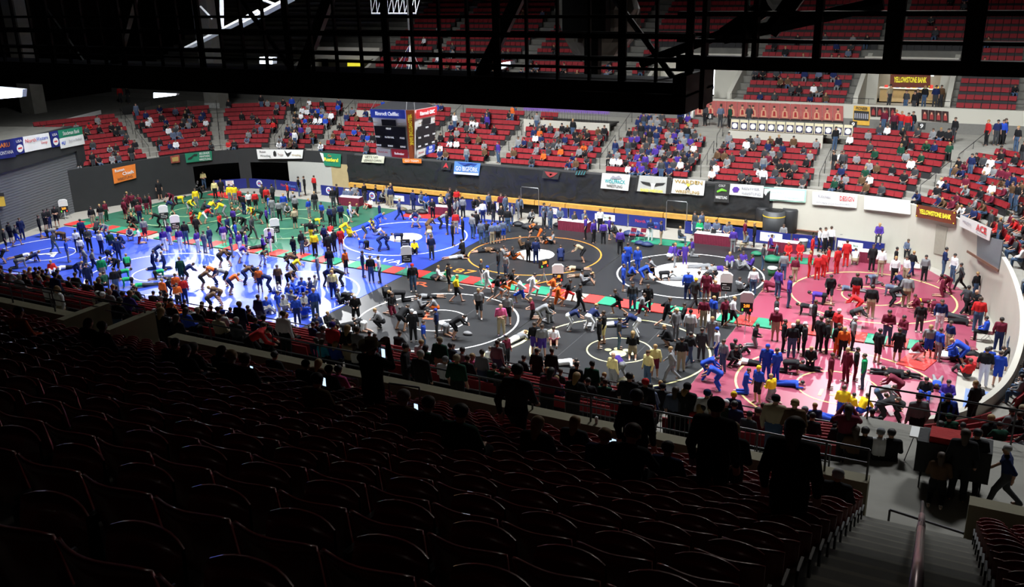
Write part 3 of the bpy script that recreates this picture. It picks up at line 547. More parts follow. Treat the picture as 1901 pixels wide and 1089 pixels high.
for px, pyy, t, lab in ((1584, 231, '9', 'black section sign with a white 9 left of the portal stairs'), (1711, 234, '9', 'black section sign with a white 9 right of the portal stairs'), (1318, 216, '8', 'black section sign with a white 8 below the red posters')):
    P = atY(px, pyy, 73.2); o = MB().box((P[0]-.26, 73.17, P[2]-.24), (P[0]+.26, 73.22, P[2]+.24)).tube([(P[0], 73.2, 5.95), (P[0], 73.2, P[2])], .02).build('section_sign', INK); tag(o, lab, 'sign'); text(o, t, (P[0], 73.165, P[2]), (1, 0, 0), (0, 0, 1), .3, .28, M_WHITE, off=.004, bold=.02)
B = banner([(1653, 134), (1728, 135), (1727, 163), (1652, 162)], BRN, 'large brown Yellowstone Bank sign over the concession stand', 'sign', surf=py(80.2)); yb(B)
B = banner([(645, 115), (672, 115), (672, 123), (645, 123)], mat('lit_yellow_sign', (.95, .85, .05), .5, emit=.6), 'lit yellow sign glimpsed behind the dark catwalk', 'sign', surf=py(80.2))
B = banner([(1264, 190), (1287, 189), (1287, 219), (1264, 218)], VW, 'white panel standing in for a lit wall left of the red posters', 'panel', surf=py(75.1))  # plain white board stands in for a bright lit patch of wall
# concession stand
e = empty('concession_counter', (-6.7, 82.2, 7.2)); tag(e, 'concession counter under the big brown bank sign', 'counter')
MB().box((-2.3, 0, 0), (2.3, .6, 1.05)).build('counter', mat('tan_laminate', (.45, .32, .15), .5), e); MB().box((-2.4, -.08, 1.05), (2.4, .7, 1.12)).build('counter_top', M_WHITE, e)
q = MB(); cc = ((.6, .05, .04), (.8, .5, .05), (.05, .2, .5), (.05, .3, .1))
for i in range(10): q.box((-2+i*.42, .1, 1.12), (-1.75+i*.42, .3, 1.3+.05*(i % 3)), i % 4)
q.build('stock', [mat('packet_%s' % n_, c, .5) for n_, c in zip(('red', 'yellow', 'blue', 'green'), cc)], e)
MB().box((-2.0, 1.5, 2.1), (-.4, 1.56, 2.35)).box((.9, 1.5, 1.95), (1.5, 1.56, 2.1)).build('lit_menu_board', mat('lit_panel', (.85, .92, 1), .5, emit=1.6, var=0), e)
area(-6.7, 81.5, 9.6, -6.7, 82.5, 7.3, 90, 4, .6, 160, (1, .9, .75))
e = empty('hanging_curtain', (0, 0, 0)); tag(e, 'pale cloth hung beside the bright doorway', 'curtain')
q = MB(); V = []
for i in range(13):
    x = -27.1+i*.2; V += [(x, 80.4+.05*math.sin(i*1.7), 8.3), (x, 80.4+.05*math.sin(i*1.7+.5), 10.6)]
q.add(V, [(2*i, 2*i+2, 2*i+3, 2*i+1) for i in range(12)]); q.build('cloth', mat('cream_cloth', (.6, .57, .48), .8), e, True)
# ---- press boxes in the lower stand
def press_box(x0, x1, label, jerseys=0, purple=False):
    e = empty('press_box', (x0, 70.3, 5.85)); tag(e, label, 'press box'); L = x1-x0
    MB().box((0, 0, -1.0), (L, .18, .32)).build('fascia', M_CREAM, e); MB().box((0, .18, .05), (L, 2.2, .2)).build('deck', M_STEEL, e)
    q = MB()
    for x in np.arange(0, L+.01, .25): q.tube([(x, .1, .3), (x, .1, 1.2)], .012, 4)
    q.tube([(0, .1, 1.2), (L, .1, 1.2)], .02); q.build('railing', M_RAIL, e)
    for i in range(jerseys):
        x = .15+i*.68
        b = MB().box((x, -.03, .38), (x+.6, .05, 1.15)).build('number_card', mat('cream_card', (.68, .62, .42)), e)
        MB().box((x+.05, -.035, .42), (x+.55, -.03, .95)).build('dark_field', mat('dark_print', (.03, .03, .08)), b); MB().tube([(x+.3, -.034, .7), (x+.3, -.045, .7)], .2, 18).build('round_photo', M_WHITE, b)
    if purple:
        q = MB()
        for i in range(46): q.add([(i*L/46, -.02, 1.05), ((i+.35)*L/46, -.02, 1.05), ((i+.8)*L/46, -.02, 1.5), ((i+.45)*L/46, -.02, 1.5)], [(0, 1, 2, 3)]); q.add([((i+.45)*L/46, -.021, 1.5), ((i+.8)*L/46, -.021, 1.5), ((i+1.2)*L/46, -.021, 1.05), ((i+1)*L/46, -.021, 1.05)], [(0, 1, 2, 3)])
        q.build('purple_streamers', mat('purple_streamer', (.2, .08, .45)), e)
    return e
P0 = atY(1353, 240, 70.3); P1 = atY(1529, 240, 70.3); press_box(P0[0], P1[0], 'press box with a row of cream cards with round pictures', 13)
P0 = atY(972, 225, 70.3); P1 = atY(1131, 225, 70.3); press_box(P0[0], P1[0], 'press box with zigzag purple streamers above the purple fans', 0, True)
P0 = atY(662, 210, 70.3); press_box(P0[0], P0[0]+4, 'press box with green streamers left of the scoreboard')
# end parapets of white panels (left)
for a, b, lab in (((106, 230), (188, 209), 'white panel railing on the walkway at the left end'), ((228, 203), (280, 192), 'metal railing with neon green sheets over the left section')):
    P = atX(a[0], a[1], -74.5); Q = atX(b[0], b[1], -76.5)
    o = MB().add([P-[0, 0, .55], Q-[0, 0, .55], Q+[0, 0, .25], P+[0, 0, .25]], [(0, 1, 2, 3)]).add([P-[0.05, 0, .55], Q-[0.05, 0, .55], Q+[-.05, 0, .25], P+[-.05, 0, .25]], [(3, 2, 1, 0)]).build('railing_panel', M_WHITE if 'white' in lab else M_CHROME); tag(o, lab, 'railing')
B = quad_thing('paper_banner', [atY(238, 198, 68.6), atY(330, 189, 73), atY(331, 203, 73), atY(239, 210, 68.6)], mat('dark_paper', (.02, .04, .02)), 'dark paper banner lettered in neon green over the left section', 'banner'); btext(B, 'HUNTLEY PROJECT WRESTLING', .5, .5, .7, .98, mat('neon_green', (.22, .75, .12), .6), .03)
B = quad_thing('paper_banner', [atY(379, 191, 68.4), atY(407, 191, 68.4), atY(409, 218, 68.4), atY(382, 218, 68.4)], mat('speckled_paper', (.55, .55, .53), .8, var=.6, scale=9), 'big white paper covered in signatures taped to the concrete column', 'paper banner'); B = quad_thing('paper_banner', [atY(380, 224, 68.4), atY(409, 223, 68.4), atY(409, 235, 68.4), atY(381, 236, 68.4)], VW, 'small white paper sign below the signature sheet on the column', 'paper banner'); btext(B, 'GO BILLINGS', .5, .5, .4, .7, INK)
# ---- scoreboard
e = empty('scoreboard', (-31.2, 46.2, 7.3), 0); tag(e, 'four sided hanging scoreboard with tapering white faces over the mats', 'scoreboard')
E0 = np.array(e.location)
c1 = [atY(754, 204, 44.6), atY(761, 294, 44.6)]; c2 = [atY(770, 204, 44.75), atY(770, 294, 44.75)]
lt, lb = atY(689, 202, 45.7), atY(702, 289, 45.4); rt, rb = atY(809, 197, 47.2), atY(803, 282, 46.6)
def sface(name, P, m, off=0.): return MB().add([np.array(p)-E0 for p in P], [(0, 1, 2, 3)]).build(name, m, e)
WF = mat('scoreboard_white', (.75, .75, .73), .5, var=.03)
def mix4(P, u, v): return (P[0]*(1-u)+P[1]*u)*(v)+(P[3]*(1-u)+P[2]*u)*(1-v)
FL = [lt, c1[0], c1[1], lb]; FR = [c2[0], rt, rb, c2[1]]
ctr = np.array([-31.4, 47.4, 9.0])
backs = [p+np.array(d_) for p, d_ in ((lt, (-.9, 3.2, 0)), (rt, (-2.9, 2.4, 0)), (rb, (-2.7, 2.3, 0)), (lb, (-.8, 3., 0)))]
q = MB(); ring_t = [lt, c1[0], c2[0], rt, backs[1], backs[0]]; ring_b = [lb, c1[1], c2[1], rb, backs[2], backs[3]]
n6 = 6; q.add([np.array(p)-E0 for p in ring_t]+[np.array(p)-E0 for p in ring_b], [(i, (i+1) % 6, 6+(i+1) % 6, 6+i) for i in range(6)]+[(5, 4, 3, 2, 1, 0), (6, 7, 8, 9, 10, 11)], 0)
q.m[-2] = 1; q.build('cabinet', [WF, mat('scoreboard_top_black', (.008, .008, .009), 1., spec=.05)], e)
def sp(P, u0, v0, u1, v1, m, name, off=.1):
    off = max(off, .1)+(.03 if name == 'advert' else 0)
    n = np.cross(P[1]-P[0], P[3]-P[0]); n /= np.linalg.norm(n)
    if n@(EYE-P[0]) < 0: n = -n
    return sface(name, [mix4(P, u0, v1)+n*off, mix4(P, u1, v1)+n*off, mix4(P, u1, v0)+n*off, mix4(P, u0, v0)+n*off], m)
def stx(P, s, u, v, h, w, m, bold=0.):
    n = np.cross(P[1]-P[0], P[3]-P[0]); n /= np.linalg.norm(n)
    if n@(EYE-P[0]) < 0: n = -n
    xd = P[1]-P[0]; yd = P[0]-P[3]; W = np.linalg.norm(mix4(P, 1, v)-mix4(P, 0, v)); H = np.linalg.norm(yd); s_ = 1 if np.cross(xd, yd)@n > 0 else -1
    return text(e, s, mix4(P, u, v)+n*.13, xd, yd, H*h, W*w, m, off=.02*s_, world=True, bold=bold)
SB = mat('scoreboard_black', (.012, .012, .016), .3, spec=.4); BLU = mat('sign_blue', (.03, .07, .5), .5); RDS = mat('sign_red', (.65, .03, .04), .5); LITW = mat('lit_letters', (.95, .97, 1), .5, emit=.35, var=0)
for P, ttl, m in ((FL, 'Rimrock Cadillac', BLU), (FR, 'Rimrock GMC', RDS)):
    sp(P, 0, .82, 1, 1, m, 'header_sign'); stx(P, ttl, .5, .91, .075, .8, LITW, .03)
    sp(P, .3, .66, .72, .79, SB, 'display_strip'); sp(P, .05, .2, .98, .65, SB, 'score_panel')
    for t_, u, v in (('PERIOD', .5, .6), ('FOULS', .14, .42), ('PLAYER FOUL', .5, .42), ('FOULS', .88, .42), ('BONUS', .14, .24), ('BONUS', .5, .24), ('BONUS', .88, .24)): stx(P, t_, u, v, .035, .17 if len(t_) < 8 else .34, LITW, .02)
    for u in (.14, .86): stx(P, 'Muth Electric', u, .72, .02, .16, TAN)
sp(FL, .02, .02, .46, .17, WF, 'advert', .035); stx(FL, 'MasterLube', .24, .1, .04, .4, REDI); sp(FL, .5, .01, 1, .18, RDS, 'advert'); stx(FL, 'Budweiser', .75, .09, .05, .38, LITW, .02)
q = sp(FR, .02, .02, .46, .17, WF, 'advert', .035); stx(FR, 'MasterLube', .24, .1, .04, .4, REDI); sp(FR, .52, .01, 1, .18, BLU, 'advert'); stx(FR, 'BUD\nLIGHT', .76, .1, .055, .3, LITW, .02)
CN = [c1[0], c2[0], c2[1], c1[1]]; sp(CN, 0, 0, 1, 1, mat('sign_orange_brown', (.45, .1, .03), .5), 'corner_panel', .02)
def vtx():
    P = CN; n = np.cross(P[1]-P[0], P[3]-P[0]); n /= np.linalg.norm(n)
    if n@(EYE-P[0]) < 0: n = -n
    H = np.linalg.norm(P[0]-P[3]); xd = P[3]-P[0]; yd = P[1]-P[0]; s_ = 1 if np.cross(xd, yd)@n > 0 else -1
    text(e, 'YELLOWSTONE BANK', mix4(P, .5, .6)+n*.12, xd, yd, .22, H*.7, YEL, off=.02*s_, world=True, bold=.03)
vtx()
q = MB()
for p in ring_t[:4]+backs[:2]: q.tube([np.array(p)-E0, np.array([ctr[0], ctr[1], 14])-E0], .02, 4)
q.tube([np.array([ctr[0], ctr[1], 10.2])-E0, np.array([ctr[0], ctr[1], 29.8])-E0], .06); q.build('hanging_cables', M_CHROME, e)
spot(-27, 24, 26, -31.3, 46, 8.8, 5200, 14, .6, .3, COOL)  # unseen spot added to light the scoreboard faces
# ---- lower stand seats (far and ends): one mass of red seats
rngS = np.random.default_rng(3)
AIS = [(-66.7, 49.5), (-63.9, 56.3), (-61.1, 61.0), (-57.6, 62.9), (-53.6, 63.8), (-43.1, 64), (-35.5, 64), (-27.1, 64), (-19.0, 64), (-10.6, 64), (-5.0, 62.7), (-.9, 58.6), (1.3, 50.5), (1.8, 41), (.4, 33.0), (-8.2, 29.6), (-19.0, 29.6), (-29.5, 29.6), (-39, 29.6), (-50, 29.6)]
AS = [arc_at(*a) for a in AIS]; s_near = arc_at(-.2, 32)
SEATV = [(-.262, .0, .42), (.262, .0, .42), (.258, .06, .80), (-.258, .06, .80), (-.262, .05, .42), (.262, .05, .42), (.258, .1, .79), (-.258, .1, .79), (-.22, -.38, .40), (.22, -.38, .40), (.22, 0, .38), (-.22, 0, .38), (-.22, -.38, .45), (.22, -.38, .45), (.22, 0, .43), (-.22, 0, .43)]
SEATV += [(-.27, -.12, .0), (.27, -.12, .0), (.27, -.02, .50), (-.27, -.02, .50), (-.245, -.10, .47), (.245, -.10, .47), (.25, -.02, .74), (-.25, -.02, .74)]  # dark lower panel stands in for the underside and the shade between rows
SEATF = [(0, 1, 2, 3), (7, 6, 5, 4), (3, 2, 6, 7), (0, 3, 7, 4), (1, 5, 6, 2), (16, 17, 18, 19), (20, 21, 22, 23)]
SV = np.array(SEATV); seat_slots = []
V = []; Fc = []
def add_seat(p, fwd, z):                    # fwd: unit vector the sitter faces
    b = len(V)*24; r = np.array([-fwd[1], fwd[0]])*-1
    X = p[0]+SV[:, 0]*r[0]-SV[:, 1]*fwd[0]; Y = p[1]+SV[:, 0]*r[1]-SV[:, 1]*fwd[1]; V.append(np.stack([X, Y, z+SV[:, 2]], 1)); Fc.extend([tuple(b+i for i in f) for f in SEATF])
for k in range(10):
    s = 0.3
    while s < sE-.5:
        near = s > s_near
        off = 1.05+.8*k; p, n = plan(s, off); p2, _ = plan(s+.2, off); dl = np.linalg.norm(p2-p)/.2
        step = .53/max(dl, .3); s += step; p, n = plan(s, off)
        if near and k >= 8: continue
        if any(abs(s-a)*dl < .72 for a in AS): continue
        if p[0] > -2.6 and (p[1] > 68.3 or p[1] < 25.3): continue
        if 70.0 < p[1] < 74 and ((-21.0 < p[0] < -10.5 and k >= 7) or (-33.5 < p[0] < -25.9 and k >= 7)) and off > 6: continue
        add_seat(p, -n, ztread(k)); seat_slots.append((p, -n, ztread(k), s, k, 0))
for k in range(-10, 16):                     # far upper stand
    Y = 93.6-row_y(k); z = row_z(k)
    for x in np.arange(-56.5 if k > 2 else -56.5, 34, .56):
        if any((x-a) % 10.6 < 1.3 for a in (-9.6,)): continue
        if z < 10.9 and any(a-.5 < x < b+.5 for a, b in PORTALS): continue
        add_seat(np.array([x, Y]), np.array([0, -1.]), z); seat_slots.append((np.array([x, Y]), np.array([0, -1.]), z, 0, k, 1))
Va = np.concatenate(V); me = bpy.data.meshes.new('stadium_seats'); me.from_pydata(Va.tolist(), [], Fc); me.materials.append(M_RED); me.materials.append(mat('seat_underside_shade', (.012, .011, .012), .7)); me.polygons.foreach_set('material_index', [0, 0, 0, 0, 0, 1, 0]*len(V))  # second slot paints the shade below the seats black
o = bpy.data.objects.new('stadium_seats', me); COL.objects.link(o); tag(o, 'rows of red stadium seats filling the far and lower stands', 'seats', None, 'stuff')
# aisle handrails in the far lower stand
def rail(pts, label, posts=True, h=.95, r=.022, name='handrail', group=None, m=None, mid=False):
    q = MB(); T = [np.array(p, float)+[0, 0, h] for p in pts]; q.tube(T, r)
    if mid: q.tube([t-[0, 0, h*.5] for t in T], r*.8)
    if posts:
        for p in pts: q.tube([p, np.array(p, float)+[0, 0, h]], r*.9)
    return tag(q.build(name, m or M_RAIL), label, 'handrail', group)
names = ['in the far left corner', 'beside the orange banner', 'left of the concrete column', 'left of the empty section', 'above the pale service wall', 'behind the scoreboard', 'left of the purple fans', 'right of the purple fans', 'below the bright doorway', 'right of the round-picture cards', 'below the portal stairs', 'at the right end of the red section']
for i, a in enumerate(AS[1:13]):
    pts = []
    for k in (1, 3, 5): p, _ = plan(a, 1.2+.8*k); pts.append((p[0], p[1], ztread(k)))
    rail(pts, 'lower black stair handrail %s' % names[i], group='stair handrails of the far lower stand')
    pts = []
    for k in (6, 8, 9.6): p, _ = plan(a, 1.2+.8*k); pts.append((p[0], p[1], ztread(k)))
    rail(pts, 'upper black stair handrail %s' % names[i], group='stair handrails of the far lower stand')
# rails on the front of the far lower stand and on the upper walk
q = MB(); T = []
for s in np.arange(arc_at(-63.5, 56), arc_at(-49, 64), 1.4):
    p, _ = plan(s, .12); T.append((p[0], p[1], 3.95)); q.tube([(p[0], p[1], 3.4), (p[0], p[1], 3.95)], .018, 4)
q.tube(T, .02, 4); tag(q.build('front_railing', M_RAIL), 'thin black railing along the front of the left far stand', 'railing')
for a, b, lab in ((-19.5, -10.3, 'thin black railing above the red posters'), (-3.3, 20, 'thin black railing right of the concession portal'), (-10.2, -8.6, 'short railing left of the concession portal'), (-5.1, -3.4, 'short railing right of the concession counter')):
    q = MB(); q.tube([(a, 75.4, 8.25), (b, 75.4, 8.25)], .02, 4)
    for x in np.arange(a, b+.01, max(1.2, (b-a)/12)): q.tube([(x, 75.4, 7.75), (x, 75.4, 8.25)], .018, 4)
    tag(q.build('walk_railing', M_RAIL), lab, 'railing')
# ------------------------------------------------------------------ things on the floor
def table(px, py, wd, dp, label, rz=0., items=True):
    a = gnd(px, py); e = empty('scoring_table', (a[0], a[1], 0), rz); tag(e, label, 'table', 'maroon clothed scoring tables')
    MB().box((-wd/2, 0, .70), (wd/2, dp, .745)).build('tabletop', M_WHITE, e)
    q = MB(); n = int(wd/.09); V_ = []
    per = [(-wd/2+wd*i/n, -.02) for i in range(n+1)]+[(wd/2+.02, dp*i/8) for i in range(9)]+[(wd/2-wd*i/n, dp+.02) for i in range(n+1)]+[(-wd/2-.02, dp-dp*i/8) for i in range(9)]
    for i, (x, y) in enumerate(per):
        k = .025*(1 if i % 2 else -1); V_ += [(x, y, .75), (x+(k if abs(x) > wd/2 else 0), y+(k if abs(x) <= wd/2 else 0), .03)]
    m_ = len(per); q.add(V_, [(2*i, 2*((i+1) % m_), 2*((i+1) % m_)+1, 2*i+1) for i in range(m_)]); q.build('tablecloth', M_MAROONC, e)
    return e
table(647, 383, 2.0, .7, 'maroon table with papers behind the green mat at the far left', .1)
table(815, 401, 1.8, .7, 'maroon table half hidden by people behind the far blue mat', .1)
table(1063, 430, 2.3, .7, 'maroon table left of the purple team')
table(1324, 456, 2.7, .7, 'long maroon table with three seated officials and a laptop')
table(1452, 470, 1.9, .7, 'maroon table with a seated official in a grey hoodie left of the red team')
table(1614, 490, 1.6, .8, 'dark maroon table right of the red team')
a = gnd(1320, 455); o = MB().box((-.17, -.1, 0), (.17, .12, .02)).add([(-.17, .1, .02), (.17, .1, .02), (.17, .18, .24), (-.17, .18, .24)], [(0, 1, 2, 3), (3, 2, 1, 0)]).build('laptop', M_BLACKP, None, False, (a[0], a[1]+.4, .76)); tag(o, 'black laptop open on the long maroon table', 'laptop')
for px, py, lab in ((1293, 446, 'left'), (1330, 452, 'right')):
    a = gnd(px, py); o = MB().box((-.2, -.14, 0), (.2, .14, .015)).build('paper_stack', M_WHITE, None, False, (a[0], a[1]+.45, .76)); tag(o, 'white papers on the long maroon table, %s of the laptop' % lab, 'papers')
def chair(px, py, face, label, m=None):
    a = gnd(px, py); rz = face; e = empty('folding_chair', (a[0], a[1], 0), rz); tag(e, label, 'chair')
    m = m or mat('maroon_chair', (.16, .012, .03), .4)
    MB().box((-.21, -.2, .43), (.21, .2, .465)).build('seat', m, e); MB().add([(-.2, -.22, .6), (.2, -.22, .6), (.2, -.29, .86), (-.2, -.29, .86), (-.2, -.245, .6), (.2, -.245, .6), (.2, -.315, .86), (-.2, -.315, .86)], [(0, 1, 2, 3), (7, 6, 5, 4), (0, 4, 5, 1), (3, 2, 6, 7), (0, 3, 7, 4), (1, 5, 6, 2)]).build('backrest', m, e)
    for sx in (-1, 1):
        MB().tube([(sx*.22, -.3, .84), (sx*.22, .22, 0)], .012).build('leg', M_CHROME, e); MB().tube([(sx*.22, .1, .45), (sx*.22, -.25, 0)], .012).build('leg', M_CHROME, e)
chair(1174, 447, math.pi, 'maroon folding chair on the small folding mat, left of two'); chair(1192, 448, math.pi, 'maroon folding chair on the small folding mat, right of two')
chair(1431, 476, 2.9, 'maroon folding chair by the green bag near the gold rings'); chair(351, 355, 2.6, 'light folding chair by the black tunnel at the far left', mat('pale_chair', (.4, .38, .36))); chair(363, 354, 2.6, 'light folding chair right of the other one by the black tunnel', mat('pale_chair', (.4, .38, .36)))
chair(1802, 662, -1.2, 'maroon folding chair among the blue team at the right-hand end'); chair(1832, 633, -1.5, 'maroon folding chair with its back to the mats at the right end')
def bin_(px, py, label, m, h=.75):
    a = gnd(px, py); e = empty('trash_can', (a[0], a[1], 0)); tag(e, label, 'trash can')
    MB().tube([(0, 0, 0), (0, 0, h)], [.22, .28], 20).build('barrel', m, e, True); MB().tube([(0, 0, h-.02), (0, 0, h+.06)], [.3, .29], 20).build('bag_rim', mat('clear_bag', (.55, .57, .58), .3), e)
bin_(1490, 466, 'grey trash can with clear bag behind the red team', mat('dark_grey_plastic', (.06, .06, .065))); bin_(986, 394, 'dark trash can inside the left pipe gate', mat('dark_grey_plastic', (.06, .06, .065)))
bin_(1806, 502, 'dark grey trash can at the steel crowd barrier', mat('dark_grey_plastic', (.06, .06, .065))); bin_(1433, 512, 'small green bin at the edge of the black and maroon mats', mat('green_plastic', (.01, .1, .03)), .5)
e = empty('crowd_barrier', (0, 0, 0)); tag(e, 'silver steel crowd barrier along the right-hand wall', 'barrier'); a = gnd(1789, 521); b = gnd(1851, 549); q = MB()
q.tube([a, a+[0, 0, 1.05], b+[0, 0, 1.05], b], .02); 
for t in np.linspace(0, 1, 18): q.tube([a*(1-t)+b*t+[0, 0, .15], a*(1-t)+b*t+[0, 0, 1.05]], .009, 4)
q.tube([a+[0, 0, .15], b+[0, 0, .15]], .015); q.build('frame', M_CHROME, e)
# flip scoreboards on tripods
ORN = mat('lit_orange_digits', (1., .35, .03), .5, emit=1.4, var=0); RDG = mat('lit_red_digits', (1., .04, .02), .5, emit=1.4, var=0); GDG = mat('lit_green_digits', (.2, .9, .1), .5, emit=1.2, var=0)
def flip(px, py, top, lit, label, cap=True, rz=0., side=False):
    a = gnd(px, py); D = (a-EYE)@_f; h = (py-top)*D/FPX/.94; e = empty('mat_scoreboard', (a[0], a[1], 0), math.atan2(-(a[1]), -(a[0]))-math.pi/2+math.pi+rz); tag(e, label, 'scoreboard', 'tripod scoreboards among the mats')
    # local -Y faces the camera side
    bw, bh = .62, .5; zc = h-(.62 if cap else .05)-bh/2
    q = MB().tube([(0, 0, .25), (0, 0, zc)], .022)
    for k in range(3): t = k*2.1+.5; q.tube([(0, 0, .75), (.5*math.cos(t), .5*math.sin(t), .03)], .018)
    q.build('tripod', M_CHROME if lit else M_WHITE, e)
    MB().box((-bw/2, -.09, zc-bh/2), (bw/2, .09, zc+bh/2)).build('display_box', M_BLACKP, e)
    if lit:
        text(e, '2:00', (0, -.09, zc+.08), (1, 0, 0), (0, 0, 1), .17, .42, ORN, 'time_digits', bold=.03); text(e, '0', (-.2, -.09, zc-.14), (1, 0, 0), (0, 0, 1), .13, .09, GDG, 'score_digits', bold=.03); text(e, '0', (.2, -.09, zc-.14), (1, 0, 0), (0, 0, 1), .13, .09, RDG, 'score_digits', bold=.03)
    else:
        q = MB(); c = (-.2, .2, zc-.12, zc+.02); 
        for (x0, z0, x1, z1) in ((c[0], c[2], c[1], c[2]+.02), (c[0], c[3]-.02, c[1], c[3]), (c[0], c[2], c[0]+.02, c[3]), (c[1]-.02, c[2], c[1], c[3])): q.box((x0, -.1, z0), (x1, -.09, z1))
        q.box((-.2, -.1, zc+.12), (.02, -.09, zc+.16)); q.build('white_outline', M_WHITE, e)
    if cap: MB().add([(-.34, -.1, zc+.26), (.34, -.1, zc+.26), (.34, -.1, zc+.68), (.2, -.1, zc+.8), (-.2, -.1, zc+.8), (-.34, -.1, zc+.68), (-.34, .1, zc+.26), (.34, .1, zc+.26), (.34, .1, zc+.68), (.2, .1, zc+.8), (-.2, .1, zc+.8), (-.34, .1, zc+.68)], [(0, 1, 2, 3, 4, 5), (11, 10, 9, 8, 7, 6)]+[(i, i+6, (i+1) % 6+6, (i+1) % 6) for i in range(6)]).build('advert_cap', M_WHITE, e)
flip(122, 406, 370, True, 'tripod scoreboard with lit digits by the grey roller door'); flip(308, 424, 381, False, 'blank tripod scoreboard on the green mat, upper left one'); flip(329, 440, 399, False, 'blank tripod scoreboard on the green mat, lower one with a red and white cap')
flip(513, 446, 405, False, 'blank tripod scoreboard near the middle of the green mat'); flip(503, 464, 423, False, 'blank tripod scoreboard in front of the green mat'); flip(754, 475, 444, False, 'blank tripod scoreboard without cap on the far blue mat', False); flip(757, 512, 456, False, 'blank tripod scoreboard with white cap at the near edge of the far blue mat')
flip(1010, 528, 481, True, 'tall tripod scoreboard with orange digits beside the white disc', False, .6); flip(1036, 540, 489, True, 'tripod scoreboard with white cap and lit digits on the black mats'); flip(1346, 566, 505, False, 'blank tripod scoreboard with white cap near the large white disc'); flip(1383, 616, 540, True, 'nearest tripod scoreboard with lit digits at the maroon mat corner')
# bags and loose things
def bag(px, py, s, m, label, sx=1.4):
    a = gnd(px, py); q = MB(); N = 8; V_ = []
    for j in range(5):
        t = j/4; rr = math.sin(math.pi*(.15+.8*t))
        for i in range(N): an = 2*math.pi*i/N; V_.append((sx*s*rr*math.cos(an)*(1+.15*math.sin(3*an+j)), s*rr*math.sin(an), s*1.1*t+.02))
    q.add(V_, [(j*N+i, j*N+(i+1) % N, (j+1)*N+(i+1) % N, (j+1)*N+i) for j in range(4) for i in range(N)]+[tuple(range(4*N, 5*N))]); o = q.build('duffel_bag', m, None, True, (a[0], a[1], 0)); tag(o, label, 'bag')
BB = mat('black_bag', (.015, .016, .02), .6); NB = mat('navy_bag', (.015, .03, .1), .6); GB = mat('green_bag', (.01, .16, .08), .6); RB = mat('red_bag', (.5, .02, .03), .6); TB = mat('olive_bag', (.12, .11, .06), .7)
for px, py, s, m, lab in ((762, 398, .35, BB, 'black bag heap right of the standing man behind the far blue mat'), (783, 398, .4, BB, 'black bag beside the wrestling pair on the far blue mat'), (748, 392, .3, TB, 'olive bag left of the black bag heap'), (962, 420, .35, BB, 'black bag at the far edge of the orange ring mat'), (980, 425, .4, BB, 'large black bag below the left pipe gate'),
        (1168, 438, .38, NB, 'navy backpack leaning on the blue barrier, left one'), (1180, 438, .38, NB, 'navy backpack leaning on the blue barrier, right one'), (1188, 455, .3, NB, 'navy bag under the maroon chairs'), (1201, 458, .33, NB, 'navy bag right of the maroon chairs'), (1432, 487, .45, GB, 'large green bag at the corner of the black mat'), (1404, 475, .3, GB, 'green bag left of the large green one'),
        (1036, 421, .3, BB, 'dark bag left of the maroon table'), (1703, 500, .3, mat('pale_bag', (.6, .58, .5)), 'pale bag by the slanting blue barrier'), (1792, 662, .42, BB, 'black bag on the striped mat at the right end'), (1788, 672, .3, RB, 'red bag in the heap at the right end'), (1805, 678, .4, RB, 'bright red jacket heap at the right end'), (1752, 665, .33, M_WHITE, 'white bag in front of the blue team'),
        (825, 521, .26, M_WHITE, 'white bag on the folding mats right of the sitting people'), (811, 519, .33, BB, 'black bag on the folding mats'), (1161, 712, .28, TB, 'dark open backpack in front of the bending wrestler'), (868, 622, .2, mat('grey_bag', (.18, .18, .19)), 'grey drawstring bag beside the bending man'), (1183, 541, .2, BB, 'small dark bag near the pair in blue')): bag(px, py, s, m, lab)

